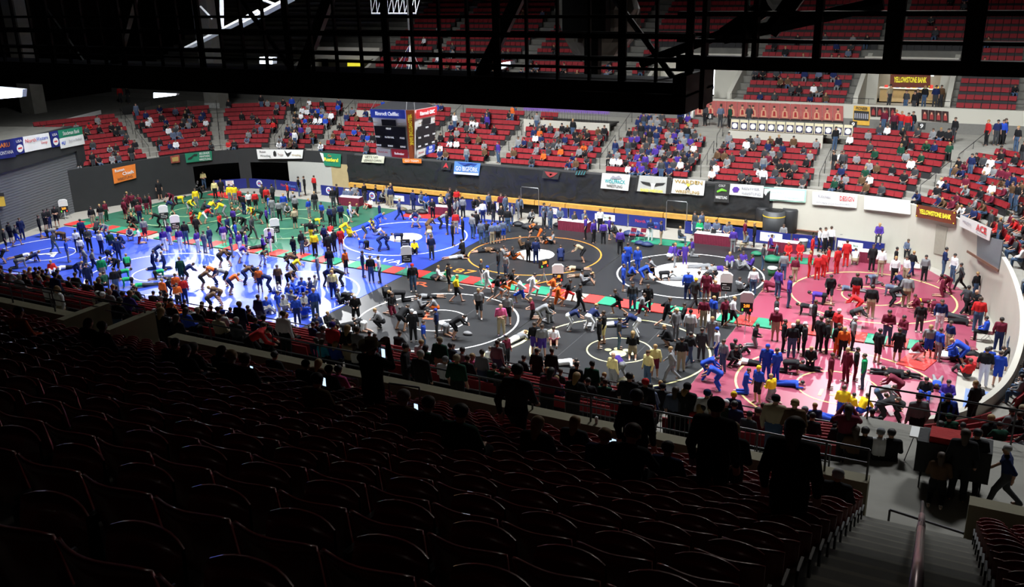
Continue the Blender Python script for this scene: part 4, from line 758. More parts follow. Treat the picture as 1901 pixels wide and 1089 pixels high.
# ------------------------------------------------------------------ near stand seats: one folding seat, then copies
def seat_proto():
    e = empty('folding_stadium_seat', (0, 0, 0))
    q = MB(); N = 12; V_ = []
    # curved shell wrapping the sitter (local +Y is the way the sitter faces), rounded top
    for side in (0, 1):
        for j in range(6):
            t = j/5; z = .40+.41*t
            for i in range(N+1):
                u = i/N*2-1; hw = .262*(1-.06*(1-t)); x = u*hw
                y = -.02+.085*u*u+.02*(1-t)-.05*t; y += (.022 if side == 0 else -.004)
                zz = z-(.035*abs(u)**4 if j == 5 else 0)
                V_.append((x, y, zz))
    M_ = N+1; F_ = []
    for j in range(5):
        for i in range(N):
            a = j*M_+i; F_.append((a, a+M_, a+M_+1, a+1)); b = 6*M_+j*M_+i; F_.append((b, b+1, b+M_+1, b+M_))
    for i in range(N): F_ += [(5*M_+i, 6*M_+5*M_+i, 6*M_+5*M_+i+1, 5*M_+i+1), (i, i+1, 6*M_+i+1, 6*M_+i)]
    for j in range(5): F_ += [(j*M_, 6*M_+j*M_, 6*M_+(j+1)*M_, (j+1)*M_), (j*M_+N, (j+1)*M_+N, 6*M_+(j+1)*M_+N, 6*M_+j*M_+N)]
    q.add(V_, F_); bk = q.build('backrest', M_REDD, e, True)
    q = MB(); V_ = []
    for side in (0, 1):
        for j in range(4):
            t = j/3; z = .42+.34*t
            for i in range(9):
                u = i/8*2-1; V_.append((u*.235*(1-.1*t*t), .17+.09*(1-u*u)*.5+.05*t+(.02 if side else 0), z-(.03*abs(u)**3 if j == 3 else 0)))
    F_ = []
    for j in range(3):
        for i in range(8):
            a = j*9+i; F_.append((a, a+1, a+10, a+9)); b = 36+a; F_.append((b, b+9, b+10, b+1))
    for i in range(8): F_.append((27+i, 28+i, 64+i, 63+i))
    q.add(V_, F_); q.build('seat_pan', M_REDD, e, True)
    for sx in (-1, 1):
        b = MB().box((sx*.27-.012, -.06, 0), (sx*.27+.012, .06, .44)).box((sx*.27-.014, -.03, .44), (sx*.27+.014, .22, .50)).build('bracket', M_STEEL, e)
    q = MB()
    for sx in (-1, 1): q.tube([(sx*.235, .055, .70), (sx*.235, .075, .70)], .012, 6)
    q.build('bolt', M_CHROME, e)
    return e
def copy_tree(o, parent=None):
    c = o.copy(); COL.objects.link(c)
    if parent: c.parent = parent
    for ch in KIDS.get(o.name, ()): copy_tree(ch, c)
    return c
KIDS = {}
PS = seat_proto(); KIDS[PS.name] = [o for o in COL.objects if o.parent == PS]
cands = []
def left_edge(y): return -.88-.03*y
for k in range(-3, 16):
    Y = row_y(k); z = row_z(k); x = .02-.06*k; x0 = left_edge(Y)-.28
    xs = []; n0 = 0
    x = x0
    while x > -46: xs.append((x, n0)); x -= .56; n0 += 1
    for x, n_ in xs:
        if -24.55 < x < -22.55: continue
        cands.append((x, Y, z, k, n_, 'left'))
    x = .85; n0 = 0
    while x < 9: cands.append((x, Y, z, k, n0, 'right')); x += .56; n0 += 1
vis = []
for c in cands:
    u, v, d = projpx((c[0], c[1], c[2]+.8))
    if d > .5 and -60 < u < 1950 and 300 < v < 1170: vis.append((d, c))
vis.sort(key=lambda t: t[0])
first = True; rest = []
for i, (d, c) in enumerate(vis):
    if i >= 300: rest.append(c); continue
    o = PS if first else copy_tree(PS); first = False
    o.location = (c[0], c[1], c[2])
    lab = 'empty dark red folding seat, %s %s of the stairs, %s row up from the parapet' % (ordl(c[4]+1), c[5], ordl(16-c[3]))
    tag(o, lab, 'stadium seat', 'folding seats of the dark near stand')
V_ = []; F_ = []
P_ = []
for ch in KIDS[PS.name]:
    if ch.name.startswith('bolt') or ch.name.startswith('bracket'): continue
    P_.append((np.array([v.co[:] for v in ch.data.vertices]), [tuple(p.vertices) for p in ch.data.polygons]))
b = 0
for c in rest+[c for c in cands if c[5] == 'left' and c[1] > 3 and c not in [t[1] for t in vis]][:0]:
    for A_, Fs in P_: V_.append(A_+[c[0], c[1], c[2]]); F_ += [tuple(b+i for i in f) for f in Fs]; b += len(A_)
if V_:
    me = bpy.data.meshes.new('stadium_seats'); me.from_pydata(np.concatenate(V_).tolist(), [], F_); me.materials.append(M_REDD); me.polygons.foreach_set('use_smooth', [True]*len(F_))
    o = bpy.data.objects.new('stadium_seats', me); COL.objects.link(o); tag(o, 'more distant dark red folding seats of the near upper stand', 'seats', None, 'stuff')
# ------------------------------------------------------------------ near railings
GL = mat('polished_rail', (.09, .09, .10), .2, metal=.5, spec=.6)
def nrail(px, label, Y, hz, posts, m=M_RAIL, mid=True, r=.03, base=None):
    """rail through image points, standing at distance Y; hz height of posts"""
    T = [atY(x, y, yy) for (x, y), yy in zip(px, Y if isinstance(Y, (list, tuple)) else [Y]*len(px))]
    q = MB(); q.tube(T, r)
    if mid: q.tube([t-[0, 0, .45] for t in T], r*.7)
    for i in range(len(T)-1):
        n = max(1, int(np.linalg.norm(T[i+1]-T[i])/posts))
        for j in range(n+(i == len(T)-2)):
            p = T[i]*(1-j/n)+T[i+1]*j/n; q.tube([p, p-[0, 0, hz]], r*.9)
    return tag(q.build('guard_rail', m), label, 'railing')
# rail at the front of the near lower stand
s = arc_at(-66, 29.6)
def front_rail(x0, x1, lab, step=1.5):
    q = MB(); q.tube([(x0, 28.5, 4.0), (x1, 28.5, 4.0)], .025); q.tube([(x0, 28.5, 3.55), (x1, 28.5, 3.55)], .018)
    for x in np.arange(x0, x1+.01, step): q.tube([(x, 28.5, 3.05), (x, 28.5, 4.0)], .022)
    tag(q.build('front_railing', M_RAIL), lab, 'railing')
front_rail(-48, -34.5, 'black railing in front of the near left seats beside the blue mat'); front_rail(-33.8, -24.6, 'black railing in front of the near seats below the washed out mat'); front_rail(-17.2, -5.0, 'black railing in front of the near seats below the black mats')
front_rail(-4.9, .2, 'black railing in front of the near seats below the gold 140')
for (a, b, xx, lab) in ((0, 0, (-22.6, -17.8), 'black picket fence around the stair gap beside the kneeling wrestlers'), (0, 0, (-16.8, -10.6), 'black picket fence below the black mats')):
    x0, x1 = xx; q = MB()
    for x in np.arange(x0, x1, .16): q.tube([(x, 27.2, 3.3), (x, 27.2, 4.3)], .012, 4)
    q.tube([(x0, 27.2, 4.3), (x1, 27.2, 4.3)], .025); q.tube([(x0, 27.2, 3.35), (x1, 27.2, 3.35)], .02); tag(q.build('picket_fence', M_RAIL), lab, 'railing')
def flat_rail(x0, x1, Y, z, lab, h=1.0, step=1.4, m=M_RAIL, r=.028, mid=True, pick=0):
    q = MB(); q.tube([(x0, Y, z+h), (x1, Y, z+h)], r)
    if mid: q.tube([(x0, Y, z+h*.55), (x1, Y, z+h*.55)], r*.7)
    for x in np.linspace(x0, x1, max(2, int(abs(x1-x0)/step)+1)): q.tube([(x, Y, z), (x, Y, z+h)], r*.9)
    if pick:
        for x in np.arange(x0, x1, pick): q.tube([(x, Y, z+.05), (x, Y, z+h)], .01, 4)
    return tag(q.build('walkway_railing', m), lab, 'railing')
flat_rail(-44, -27.5, 21.2, 5.95, 'long black railing along the near walkway on the left', 1.0, 1.6)
flat_rail(-26.6, -20.8, 21.2, 5.95, 'black railing along the near walkway by the man in the red jacket', 1.0, 1.6)
flat_rail(-20.0, -10.4, 21.2, 5.95, 'black railing along the near walkway behind the man in the cowboy hat', 1.0, 1.6)
flat_rail(-9.6, -2.6, 21.2, 5.95, 'black picket railing where the two silhouettes lean', 1.0, 1.5, pick=.13)
flat_rail(-2.2, 12, 25.1, 5.96, 'black railing at the edge of the wide platform on the right', 1.0, 1.6)
flat_rail(-31, -22.5, 18.5, 7.72, 'thin bright railing on the near parapet at the left', .75, 1.8, GL, .03)
flat_rail(-9.3, -6.2, 18.55, 7.72, 'black railing on the parapet behind the walking man', .7, 1.2)
flat_rail(-3.2, -1.5, 18.5, 7.72, 'black railing at the end of the parapet by the stairs', .7, .8)
q = MB(); q.tube([(-1.0, 18.9, 6.9), (.5, 18.6, 6.9), (8, 18.5, 8.35)], .028); q.tube([(-1.0, 18.9, 6.9), (-1.0, 18.9, 5.96)], .026).tube([(.5, 18.6, 6.9), (.5, 18.6, 5.96)], .026); tag(q.build('walkway_railing', M_RAIL), 'black railing crossing in front of the platform at the right', 'railing')
# handrail of the stairs on the right: pale tube with a black core
e = empty('stair_handrail', (0, 0, 0)); tag(e, 'pale pipe handrail down the middle of the right-hand stairs', 'handrail')
def hz(y): return row_z((y-2.93)/.95)+.95
MB().tube([(-.05, 4.0, hz(4.0)), (-.2, 10.6, hz(10.6))], .045, 12).build('pipe', mat('pale_pink_pipe', (.42, .33, .36), .3, metal=.3), e, True); MB().tube([(-.205, 10.9, hz(10.9)), (-.26, 13.2, hz(13.2))], .045, 12).build('pipe', _m['pale_pink_pipe'], e, True)
q = MB().tube([(-.2, 10.55, hz(10.6)), (-.205, 10.95, hz(10.9))], .05, 10).tube([(-.26, 13.15, hz(13.2)), (-.36, 17.3, hz(17.3))], .035).tube([(-.26, 13.2, hz(13.2)-.25), (-.36, 17.3, hz(17.3)-.25)], .02)
for y in (4.2, 7.4, 10.7, 14, 17.2): x = -.05-.023*(y-4); q.tube([(x, y, hz(y)), (x, y, hz(y)-1.0)], .028)
q.build('posts', M_RAIL, e)
# glinting row rails in the near stand
for px0, px1, k, lab in (((20, 597), (165, 618), 14, 'long glinting rail in front of the left seats, the upper one'), ((68, 623), (170, 640), 12, 'glinting rail among the left seats below the woman in white'), ((0, 671), (160, 684), 9, 'glinting rail across the left seats, the lower one'), ((274, 651), (543, 690), 13, 'long rail behind the seated spectators left of the cowboy hat'),
        ((282, 699), (405, 710), 10, 'short bright rail in front of the brown haired spectator'), ((410, 712), (545, 726), 10, 'short bright rail right of the brown haired spectator'), ((609, 697), (664, 704), 13, 'short bright rail left of the cowboy hat'), ((613, 733), (672, 739), 11, 'short bright rail below left of the cowboy hat'), ((722, 711), (778, 719), 13, 'short bright rail right of the cowboy hat')):
    Y = row_y(k)+.33; a = atY(*px0, Y); b = atY(*px1, Y); z = (a[2]+b[2])/2; zt = row_z(k)-.485
    q = MB().tube([a, b], .022, 8)
    for p in (a, b): q.tube([p, (p[0], p[1], zt)], .02, 6)
    tag(q.build('row_rail', GL), lab, 'railing')
# dark steps and box at the left opening
struct('wall_stair_left', MB().box((-24.6, 17.0, 6.0), (-24.3, 18.7, 8.3)).box((-22.6, 17.0, 6.0), (-22.3, 18.7, 8.3)), _m['ledge_concrete'])
# ------------------------------------------------------------------ catwalk overhead
e = empty('catwalk', (0, 0, 0)); tag(e, 'long black steel catwalk hanging across the top of the view', 'catwalk')
YC = 20.0
MB().box((-75, YC-.1, 14.87), (-6.2, YC+1.1, 15.55)).build('deck', M_STEEL, e)
MB().box((-8.6, YC-.5, 14.95), (-6.0, YC+1.6, 15.35)).box((-6.3, YC-.5, 15.3), (-6.0, YC+1.6, 15.75)).build('end_platform', M_STEEL, e)
q = MB()
for z, r in ((15.82, .03), (16.02, .045), (16.52, .06), (16.93, .035)): q.box((-75, YC-.03, z-r), (-6.0, YC+.03, z+r))
for z, r in ((15.95, .035), (16.5, .04)): q.box((-75, YC+1.05, z-r), (-6.0, YC+1.12, z+r))
q.build('rail', M_STEEL, e)
q = MB()
for i, x in enumerate(np.arange(-74, -6, .79)): w_ = .09 if i % 4 == 0 else .032; q.box((x-w_, YC-.04, 15.4), (x+w_, YC+.04, 18.4))
q.build('post', M_STEEL, e)
for x in (-34, -24.5, -17.2, -11.6): MB().tube([(x, YC+.5, 15.4), (x+1.9, YC+.5, 18.6)], .17, 6).build('diagonal', M_STEEL, e)
for x in (-29, -20.5, -9.3): MB().tube([(x+2.6, YC+.9, 15.5), (x, YC+.9, 18.6)], .07, 6).build('diagonal', M_STEEL, e)
e = empty('roof_truss', (0, 0, 0)); tag(e, 'black roof truss continuing to the right of the catwalk', 'truss')
q = MB()
for z0, z1 in ((15.84, 16.12), (16.4, 16.47), (16.93, 17.03)): q.box((-6.4, YC, z0), (14, YC+.25, z1))
q.build('chord', M_STEEL, e)
q = MB()
for px, w_ in ((1279, .05), (1308, .05), (1383, .03), (1402, .05), (1518, .07), (1660, .16), (1809, .17)):
    p = atY(px, 60, YC); q.box((p[0]-w_, YC-.05, 15.85 if px > 1310 else 15.0), (p[0]+w_, YC+.2, 18.6))
q.build('post', M_STEEL, e)
for a, b, r in (((1190, 118), (1345, 62), .12), ((1345, 66), (1430, 8), .2), ((1345, 70), (1640, 5), .15), ((1430, 60), (1480, -10), .2)): MB().tube([atY(*a, YC+.4), atY(*b, YC+.4)], r, 6).build('diagonal', M_STEEL, e)
# second, farther truss behind it on the left, and pale roof beams
e = empty('roof_truss', (0, 0, 0)); tag(e, 'dark roof truss behind the catwalk at the upper left', 'truss'); q = MB()
for z0, z1 in ((17.6, 18.0), (20.2, 20.6)): q.box((-60, 34, z0), (-16, 34.3, z1))
for i, x in enumerate(np.arange(-60, -16, 2.2)): q.tube([(x, 34.1, 17.8), (x+1.1, 34.1, 20.4)], .09, 6).tube([(x+1.1, 34.1, 20.4), (x+2.2, 34.1, 17.8)], .09, 6)
q.build('chord', mat('roof_steel', (.03, .03, .03), .6), e)
e = empty('roof_beam', (0, 0, 0)); tag(e, 'bright white steel beams meeting at the upper left', 'roof beam'); Y_ = 58
WB = mat('white_steel', (.55, .57, .6), .5)
for nm, a, b, r in (('beam', (412, 50), (411, -20), .22), ('beam', (344, 91), (480, 22), .2), ('beam', (450, 45), (545, -5), .26), ('brace', (372, 12), (394, 35), .1), ('brace', (488, 0), (515, 10), .1)): MB().tube([atY(*a, Y_), atY(*b, Y_)], r, 4).build(nm, WB, e)
spot(-50, 40, 28, -52, 58, 17, 9000, 30, .6, .3)  # spot added out of view to brighten the white beams
# lit panels
LIT = mat('lit_panel_bright', (.82, .9, 1.), .5, emit=5., var=0); LIT2 = mat('lamp_housing', (.5, .55, .62), .5)
def lamp(P, side, label, name='light_panel'):
    P = [np.array(p) for p in P]; e = empty(name, (0, 0, 0)); tag(e, label, 'light'); n = np.array([0, 1., 0])
    MB().add(P, [(0, 1, 2, 3)]).add([p+n*.02 for p in P], [(3, 2, 1, 0)]).build('lit_face', LIT, e); MB().add([p+n*.05 for p in P]+[p+n*.4 for p in P], [(0, 3, 2, 1), (4, 5, 6, 7), (0, 1, 5, 4), (1, 2, 6, 5), (2, 3, 7, 6), (3, 0, 4, 7)]).build('housing', LIT2, e)
lamp([atY(-45, 158, 44), atY(41, 166, 44), atY(40, 180, 44), atY(-45, 187, 44)], 0, 'large bright display panel at the left edge'); lamp([atY(285, 172, 61), atY(327, 174, 61), atY(326, 177, 61), atY(285, 182, 61)], 0, 'bright lamp panel above the left corner section')
lamp([atY(482, 106, 40), atY(505, 107, 40), atY(505, 119, 40), atY(482, 118, 40)], 0, 'bright lamp box seen through the catwalk on the left'); lamp([atY(923, 118, 30), atY(946, 114, 30), atY(947, 121, 30), atY(923, 131, 30)], 0, 'bright lamp box seen through the catwalk in the middle'); lamp([atY(30, 120, 50), atY(44, 117, 50), atY(44, 120, 50), atY(30, 124, 50)], 0, 'tiny bright lamp at the upper left')
o = MB().add([atY(889, 118, 30.3), atY(922, 117, 30.3), atY(922, 130, 30.3), atY(896, 130, 30.3)], [(0, 1, 2, 3), (3, 2, 1, 0)]).build('lamp_shield', mat('cream_metal', (.6, .58, .5))); tag(o, 'cream metal side shield of the middle lamp box', 'lamp shield')
# wrapped hoist bag hanging from the roof
q = MB(); V_ = []; C_ = atY(1110, 55, 25); N = 22; rows_ = ((1.75, .25), (1.5, .75), (1.0, 1.02), (.55, 1.12), (.1, 1.08), (-.3, .92), (-.65, .66), (-.9, .35), (-1.0, .05))
for z, r in rows_:
    for i in range(N):
        t = 2*math.pi*i/N; w_ = 1+.10*math.sin(5*t+z*3)+.06*math.sin(11*t-z*4); V_.append((C_[0]+r*w_*math.cos(t), C_[1]+r*w_*math.sin(t)*.8, C_[2]+z))
q.add(V_, [(j*N+(i+1) % N, j*N+i, (j+1)*N+i, (j+1)*N+(i+1) % N) for j in range(len(rows_)-1) for i in range(N)])
o = q.build('wrapped_speaker_cluster', mat('grey_wrapping_cloth', (.30, .29, .26), .8, var=.35, scale=1.2, bump=.3)); tag(o, 'large bundle wrapped in grey cloth hanging behind the catwalk', 'wrapped bundle')
MB().tube([(C_[0], C_[1], C_[2]+1.7), (C_[0], C_[1], 29.8)], .05).build('hoist_cable', M_STEEL, o)
q = MB().box((C_[0]-.5, C_[1]-1.3, C_[2]-.1), (C_[0]+.75, C_[1]-.95, C_[2]+1.0)).box((C_[0]+.1, C_[1]-1.2, C_[2]-1.3), (C_[0]+.5, C_[1]-.95, C_[2]+.1)); tag(q.build('hoist_motor', M_STEEL), 'black hoist motor box in front of the wrapped bundle', 'hoist')
# pale lattice rig at the top centre
e = empty('lighting_rig', (0, 0, 0)); tag(e, 'pale lattice lighting rig at the top near the centre', 'lighting rig'); q = MB()
pL, pR = atY(690, 25, 60), atY(772, 25, 60)
for t in np.linspace(0, 1, 9):
    p = pL*(1-t)+pR*t; q.tube([p, p+[0, 0, 3]], .03, 4); q.tube([p, p+(pR-pL)*.12+[0, 0, 1.2]], .025, 4)
q.tube([pL, pR], .06, 4); q.tube([pL+[0, 0, 1.2], pR+[0, 0, 1.2]], .04, 4); q.build('lattice', WB, e)

# ------------------------------------------------------------------ people: bodies grown as one surface from a posed skeleton
def surface_nets(val, org, h):
    s = val < 0; nx, ny, nz = val.shape
    def c(a, i, j, k): return a[i:nx-1+i, j:ny-1+j, k:nz-1+k]
    cnt = sum(c(s, i, j, k).astype(np.int8) for i in (0, 1) for j in (0, 1) for k in (0, 1)); act = (cnt > 0) & (cnt < 8)
    idx = -np.ones(act.shape, int); I, J, K = np.nonzero(act); idx[I, J, K] = np.arange(len(I)); P = np.zeros((len(I), 3)); n = np.zeros(len(I))
    cor = [(i, j, k) for i in (0, 1) for j in (0, 1) for k in (0, 1)]
    for a in cor:
        for ax in range(3):
            if a[ax]: continue
            b = list(a); b[ax] = 1; va = val[I+a[0], J+a[1], K+a[2]]; vb = val[I+b[0], J+b[1], K+b[2]]; m = (va < 0) != (vb < 0)
            t = np.where(m, va/np.where(m, va-vb, 1), 0); q = np.array(a, float)[None]+np.zeros((len(I), 3)); q[:, ax] = t; P[m] += q[m]; n[m] += 1
    V = (P/n[:, None]+np.stack([I, J, K], 1))*h+org; F = []
    for ax in range(3):
        sl0 = [slice(1, -1)]*3; sl1 = [slice(1, -1)]*3; sl0[ax] = slice(0, -1); sl1[ax] = slice(1, None)
        a = s[tuple(sl0)]; b = s[tuple(sl1)]; X, Y, Z = np.nonzero(a != b); g = np.stack([X, Y, Z], 1)
        for q in range(3):
            if q != ax: g[:, q] += 1
        o1, o2 = [q for q in range(3) if q != ax]
        def id_(d1, d2):
            r = g.copy(); r[:, o1] -= d1; r[:, o2] -= d2; return idx[r[:, 0], r[:, 1], r[:, 2]]
        Q = np.stack([id_(1, 1), id_(0, 1), id_(0, 0), id_(1, 0)], 1); fl = b[X, Y, Z] if ax != 1 else ~b[X, Y, Z]
        Q[fl] = Q[fl][:, ::-1]; F.append(Q[(Q >= 0).all(1)])
    return V, np.concatenate(F)
def field(prims, h):
    pts = np.array([p for pr in prims for p in (pr[1], pr[2])]); r = max(max(pr[3], pr[4]) for pr in prims)+3*h
    lo = pts.min(0)-r; hi = pts.max(0)+r; n = np.ceil((hi-lo)/h).astype(int)+1
    G = np.stack(np.meshgrid(*[lo[i]+h*np.arange(n[i]) for i in range(3)], indexing='ij'), -1); D = np.full(G.shape[:3], 9.); kk = .022
    for lab, a, b, ra, rb in prims:
        a = np.array(a, float); b = np.array(b, float); m = max(ra, rb)+.07
        sl = tuple(slice(max(0, int((min(a[i], b[i])-m-lo[i])/h)), int((max(a[i], b[i])+m-lo[i])/h)+2) for i in range(3)); g = G[sl]
        ab = b-a; t = np.clip(((g-a)@ab)/max(ab@ab, 1e-9), 0, 1); d = np.linalg.norm(g-a-t[..., None]*ab, axis=-1)-(ra+(rb-ra)*t)
        D0 = D[sl]; hh = np.clip(.5+.5*(D0-d)/kk, 0, 1); D[sl] = D0*(1-hh)+d*hh-kk*hh*(1-hh)
    return D, lo
def labels(prims, C):
    best = np.full(len(C), 9.); L = np.zeros(len(C), int)
    for lab, a, b, ra, rb in prims:
        a = np.array(a, float); b = np.array(b, float); ab = b-a; t = np.clip(((C-a)@ab)/max(ab@ab, 1e-9), 0, 1); d = np.linalg.norm(C-a-t[:, None]*ab, axis=1)-(ra+(rb-ra)*t)
        m = d < best; best[m] = d[m]; L[m] = lab
    return L
def mir(p): return [(-p[0], p[1], p[2]), p]
# pelvis, chest, head, elbows, wrists, knees, ankles (pairs: left, right); the figure faces +Y
POSE = dict(
 st=((0, 0, .93), (0, 0, 1.36), (0, .03, 1.62), mir((.25, -.03, 1.1)), mir((.25, .06, .86)), mir((.10, .02, .5)), mir((.12, -.02, .08))),
 sx=((0, 0, .93), (0, 0, 1.36), (0, .04, 1.62), mir((.24, .04, 1.1)), [(.06, .22, 1.1), (-.05, .24, 1.04)], mir((.11, .02, .5)), mir((.13, -.02, .08))),
 wk=((0, 0, .91), (0, .04, 1.34), (0, .08, 1.6), [(-.24, -.14, 1.12), (.24, .12, 1.1)], [(-.22, -.12, .88), (.2, .3, .96)], [(-.1, .2, .52), (.09, -.04, .5)], [(-.1, .3, .09), (.1, -.36, .16)]),
 rn=((0, 0, .93), (0, .1, 1.34), (0, .19, 1.58), [(-.24, -.2, 1.15), (.24, .18, 1.1)], [(-.22, .04, 1.08), (.12, .4, 1.24)], [(-.1, .36, .7), (.09, -.1, .5)], [(-.1, .26, .3), (.1, -.48, .2)]),
 bd=((0, -.12, .86), (0, .26, 1.08), (0, .48, 1.16), mir((.2, .44, .85)), mir((.13, .64, .74)), mir((.2, .08, .48)), mir((.25, -.12, .08))),
 sq=((0, -.15, .38), (0, .08, .78), (0, .2, 1.0), mir((.24, .26, .6)), mir((.08, .44, .52)), mir((.2, .26, .48)), mir((.17, -.02, .08))),
 kn=((0, 0, .5), (0, .06, .93), (0, .13, 1.17), mir((.24, .1, .68)), mir((.12, .32, .62)), mir((.13, .12, .08)), mir((.13, -.32, .07))),
 ha=((0, -.35, .52), (0, .12, .56), (0, .36, .6), mir((.2, .16, .3)), mir((.2, .2, .06)), mir((.13, -.32, .08)), mir((.13, -.72, .07))),
 sg=((0, 0, .13), (0, -.12, .55), (0, -.07, .81), mir((.26, -.02, .32)), mir((.12, .3, .4)), mir((.16, .4, .42)), mir((.14, .68, .07))),
 ly=((0, 0, .14), (0, .42, .18), (0, .68, .24), mir((.3, .5, .09)), mir((.2, .76, .06)), mir((.12, -.42, .1)), mir((.18, -.82, .08))),
 sc=((0, 0, .53), (0, -.02, .96), (0, .04, 1.21), mir((.24, .06, .72)), mir((.12, .32, .64)), mir((.13, .42, .5)), mir((.13, .42, .08))),
 ln=((0, -.2, .4), (0, .2, .55), (0, .42, .68), mir((.22, .3, .32)), mir((.22, .36, .06)), [(-.14, .2, .46), (.12, -.6, .22)], [(-.16, .06, .08), (.12, -1.0, .1)]),
 ph=((0, 0, .93), (0, 0, 1.36), (0, .05, 1.62), mir((.26, .16, 1.28)), mir((.08, .36, 1.56)), mir((.11, .02, .5)), mir((.13, -.02, .08))),
 le=((0, 0, .93), (0, .14, 1.33), (0, .26, 1.56), mir((.26, .24, 1.12)), mir((.2, .44, 1.02)), mir((.10, .0, .5)), mir((.12, -.02, .08))),
 sl=((0, 0, .50), (0, .12, .90), (0, .26, 1.12), mir((.24, .3, .72)), mir((.12, .46, .66)), mir((.14, .42, .5)), mir((.14, .44, .08))))
TORSO, UARM, FARM, HAND, PELV, THIGH, SHIN, FOOT, HEAD = range(1, 10)
def prims(pose, cloth, hand=False, longhair=False):
    pe, ch, hd, el, wr, kn, an = [np.array(v, float) for v in POSE[pose]]
    up = (ch-pe)/np.linalg.norm(ch-pe); sd = np.array([1., 0, 0]); fw = np.cross(up, sd); hv = (hd-ch)/np.linalg.norm(hd-ch); hf = np.cross(hv, sd)
    c = cloth; P = []; g = .016 if c else 0
    for sx in (-1, 1):
        s_ = sd*sx; P.append((TORSO, ch+s_*.075-up*.02, pe+s_*.055+up*.13, .112+g, .10+g)); P.append((TORSO, ch+s_*.03+up*.07, ch+s_*.165+up*.065, .07+g, .058+g))
        P.append((PELV, pe+s_*.06+up*.10, pe+s_*.07-up*.02, .10+g, .105+g))
    P.append((HEAD, ch+hv*.10, hd-hv*.05, .056, .052))
    P.append((HEAD, hd+hv*.035-hf*.012, hd+hv*.01+hf*.012, .088, .08)); P.append((HEAD, hd-hv*.03+hf*.02, hd-hv*.075+hf*.05, .068, .038)); P.append((HEAD, hd+hf*.09-hv*.005, hd+hf*.108-hv*.025, .014, .017))
    for sx in (-1, 1): P.append((HEAD, hd+sd*sx*.082-hv*.0, hd+sd*sx*.088-hv*.03, .017, .013))
    for i, sx in enumerate((-1, 1)):
        s_ = sd*sx; sh = ch+s_*.175+up*.06; hp = pe+s_*.085-up*.01; a, w_ = el[i], wr[i]
        P.append((UARM, sh, a, .056+g, .044+g)); P.append((FARM, a, w_, .043+g*.8, .031+g*.6)); fd = (w_-a)/np.linalg.norm(w_-a)
        if w_[2] < .1: fd = np.array([0, 1., 0])
        P.append((THIGH, hp, kn[i], .088+g, .06+g)); P.append((SHIN, kn[i], an[i], .057+g*1.1, .042+g))
        toe = np.array([0, 1., 0]); 
        if pose in ('kn', 'ha', 'ly') or (pose == 'ln' and i == 1): toe = np.array([0, -.6, -.0])
        elif pose == 'sg': toe = np.array([0, .35, .8])
        b = an[i]+np.array([0, -.03, -.035]); P.append((FOOT, b, b+toe*.19+(np.array([0, 0, -.005])), .043, .034))
        if not c:
            sdh = np.cross(fd, np.array([0, 0, 1.])); sdh = sd if np.linalg.norm(sdh) < .3 else sdh/np.linalg.norm(sdh)
            if hand:
                P.append((HAND, w_+sdh*.018, w_+fd*.075+sdh*.026, .022, .019)); P.append((HAND, w_-sdh*.018, w_+fd*.075-sdh*.026, .022, .019))
                dn = np.cross(sdh, fd); dn = -dn if dn[2] > 0 else dn
                for q, (o_, l_) in enumerate(((-.03, .062), (-.01, .075), (.011, .07), (.031, .054))):
                    k0 = w_+fd*.085+sdh*o_; k1 = k0+fd*l_*.55+dn*.01; k2 = k1+(fd*.6+dn*.6)*l_*.55; P.append((HAND, k0, k1, .0105, .0098)); P.append((HAND, k1, k2, .0098, .0085))
                t0 = w_+fd*.02-sdh*.03*sx; t1 = t0+(fd*.5-sdh*sx)*.04+dn*.012; t2 = t1+fd*.032+dn*.012; P.append((HAND, t0, t1, .0135, .012)); P.append((HAND, t1, t2, .0115, .0095))
            else:
                P.append((HAND, w_, w_+fd*.10, .036, .022)); P.append((HAND, w_+fd*.03, w_+fd*.075-sdh*sx*.045, .016, .012))
    if longhair:
        P.append((HEAD, hd-hf*.06+hv*.0, hd-hf*.085-hv*.17, .075, .05))
    return P, (hd, hv, hf)
def sub(V, F, m):
    F = F[m]; u, inv = np.unique(F, return_inverse=True); return V[u], inv.reshape(-1, 4)
def mk(name, V, F, mats=1, mi=None):
    me = bpy.data.meshes.new(name); me.vertices.add(len(V)); me.vertices.foreach_set('co', V.ravel()); nf = len(F)
    me.loops.add(nf*4); me.loops.foreach_set('vertex_index', F.ravel().astype(np.int32)); me.polygons.add(nf); me.polygons.foreach_set('loop_start', np.arange(nf, dtype=np.int32)*4)
    me.update(); me.validate(); me.polygons.foreach_set('use_smooth', [True]*len(me.polygons))
    for _ in range(mats): me.materials.append(None)
    if mi is not None: me.polygons.foreach_set('material_index', mi.astype(np.int32))
    me.update(); return me
HAIRK = 1.16
def hairmesh(P, hd, hv, hf, h, long_=False):
    pr = [(1, hd+hv*.045-hf*.018, hd+hv*.02+hf*.004, .098, .09)]
    if long_: pr.append((1, hd-hf*.05+hv*.0, hd-hf*.075-hv*.19, .088, .055))
    D, lo = field(pr, h); V, F = surface_nets(D, lo, h); C = V[F].mean(1)-hd; f = C@hf; u = C@hv
    return sub(V, F, (u > .035) | (f < -.01-.0*u) & (u > -.09 if not long_ else u > -9) & (f < .02))
_pm = {}
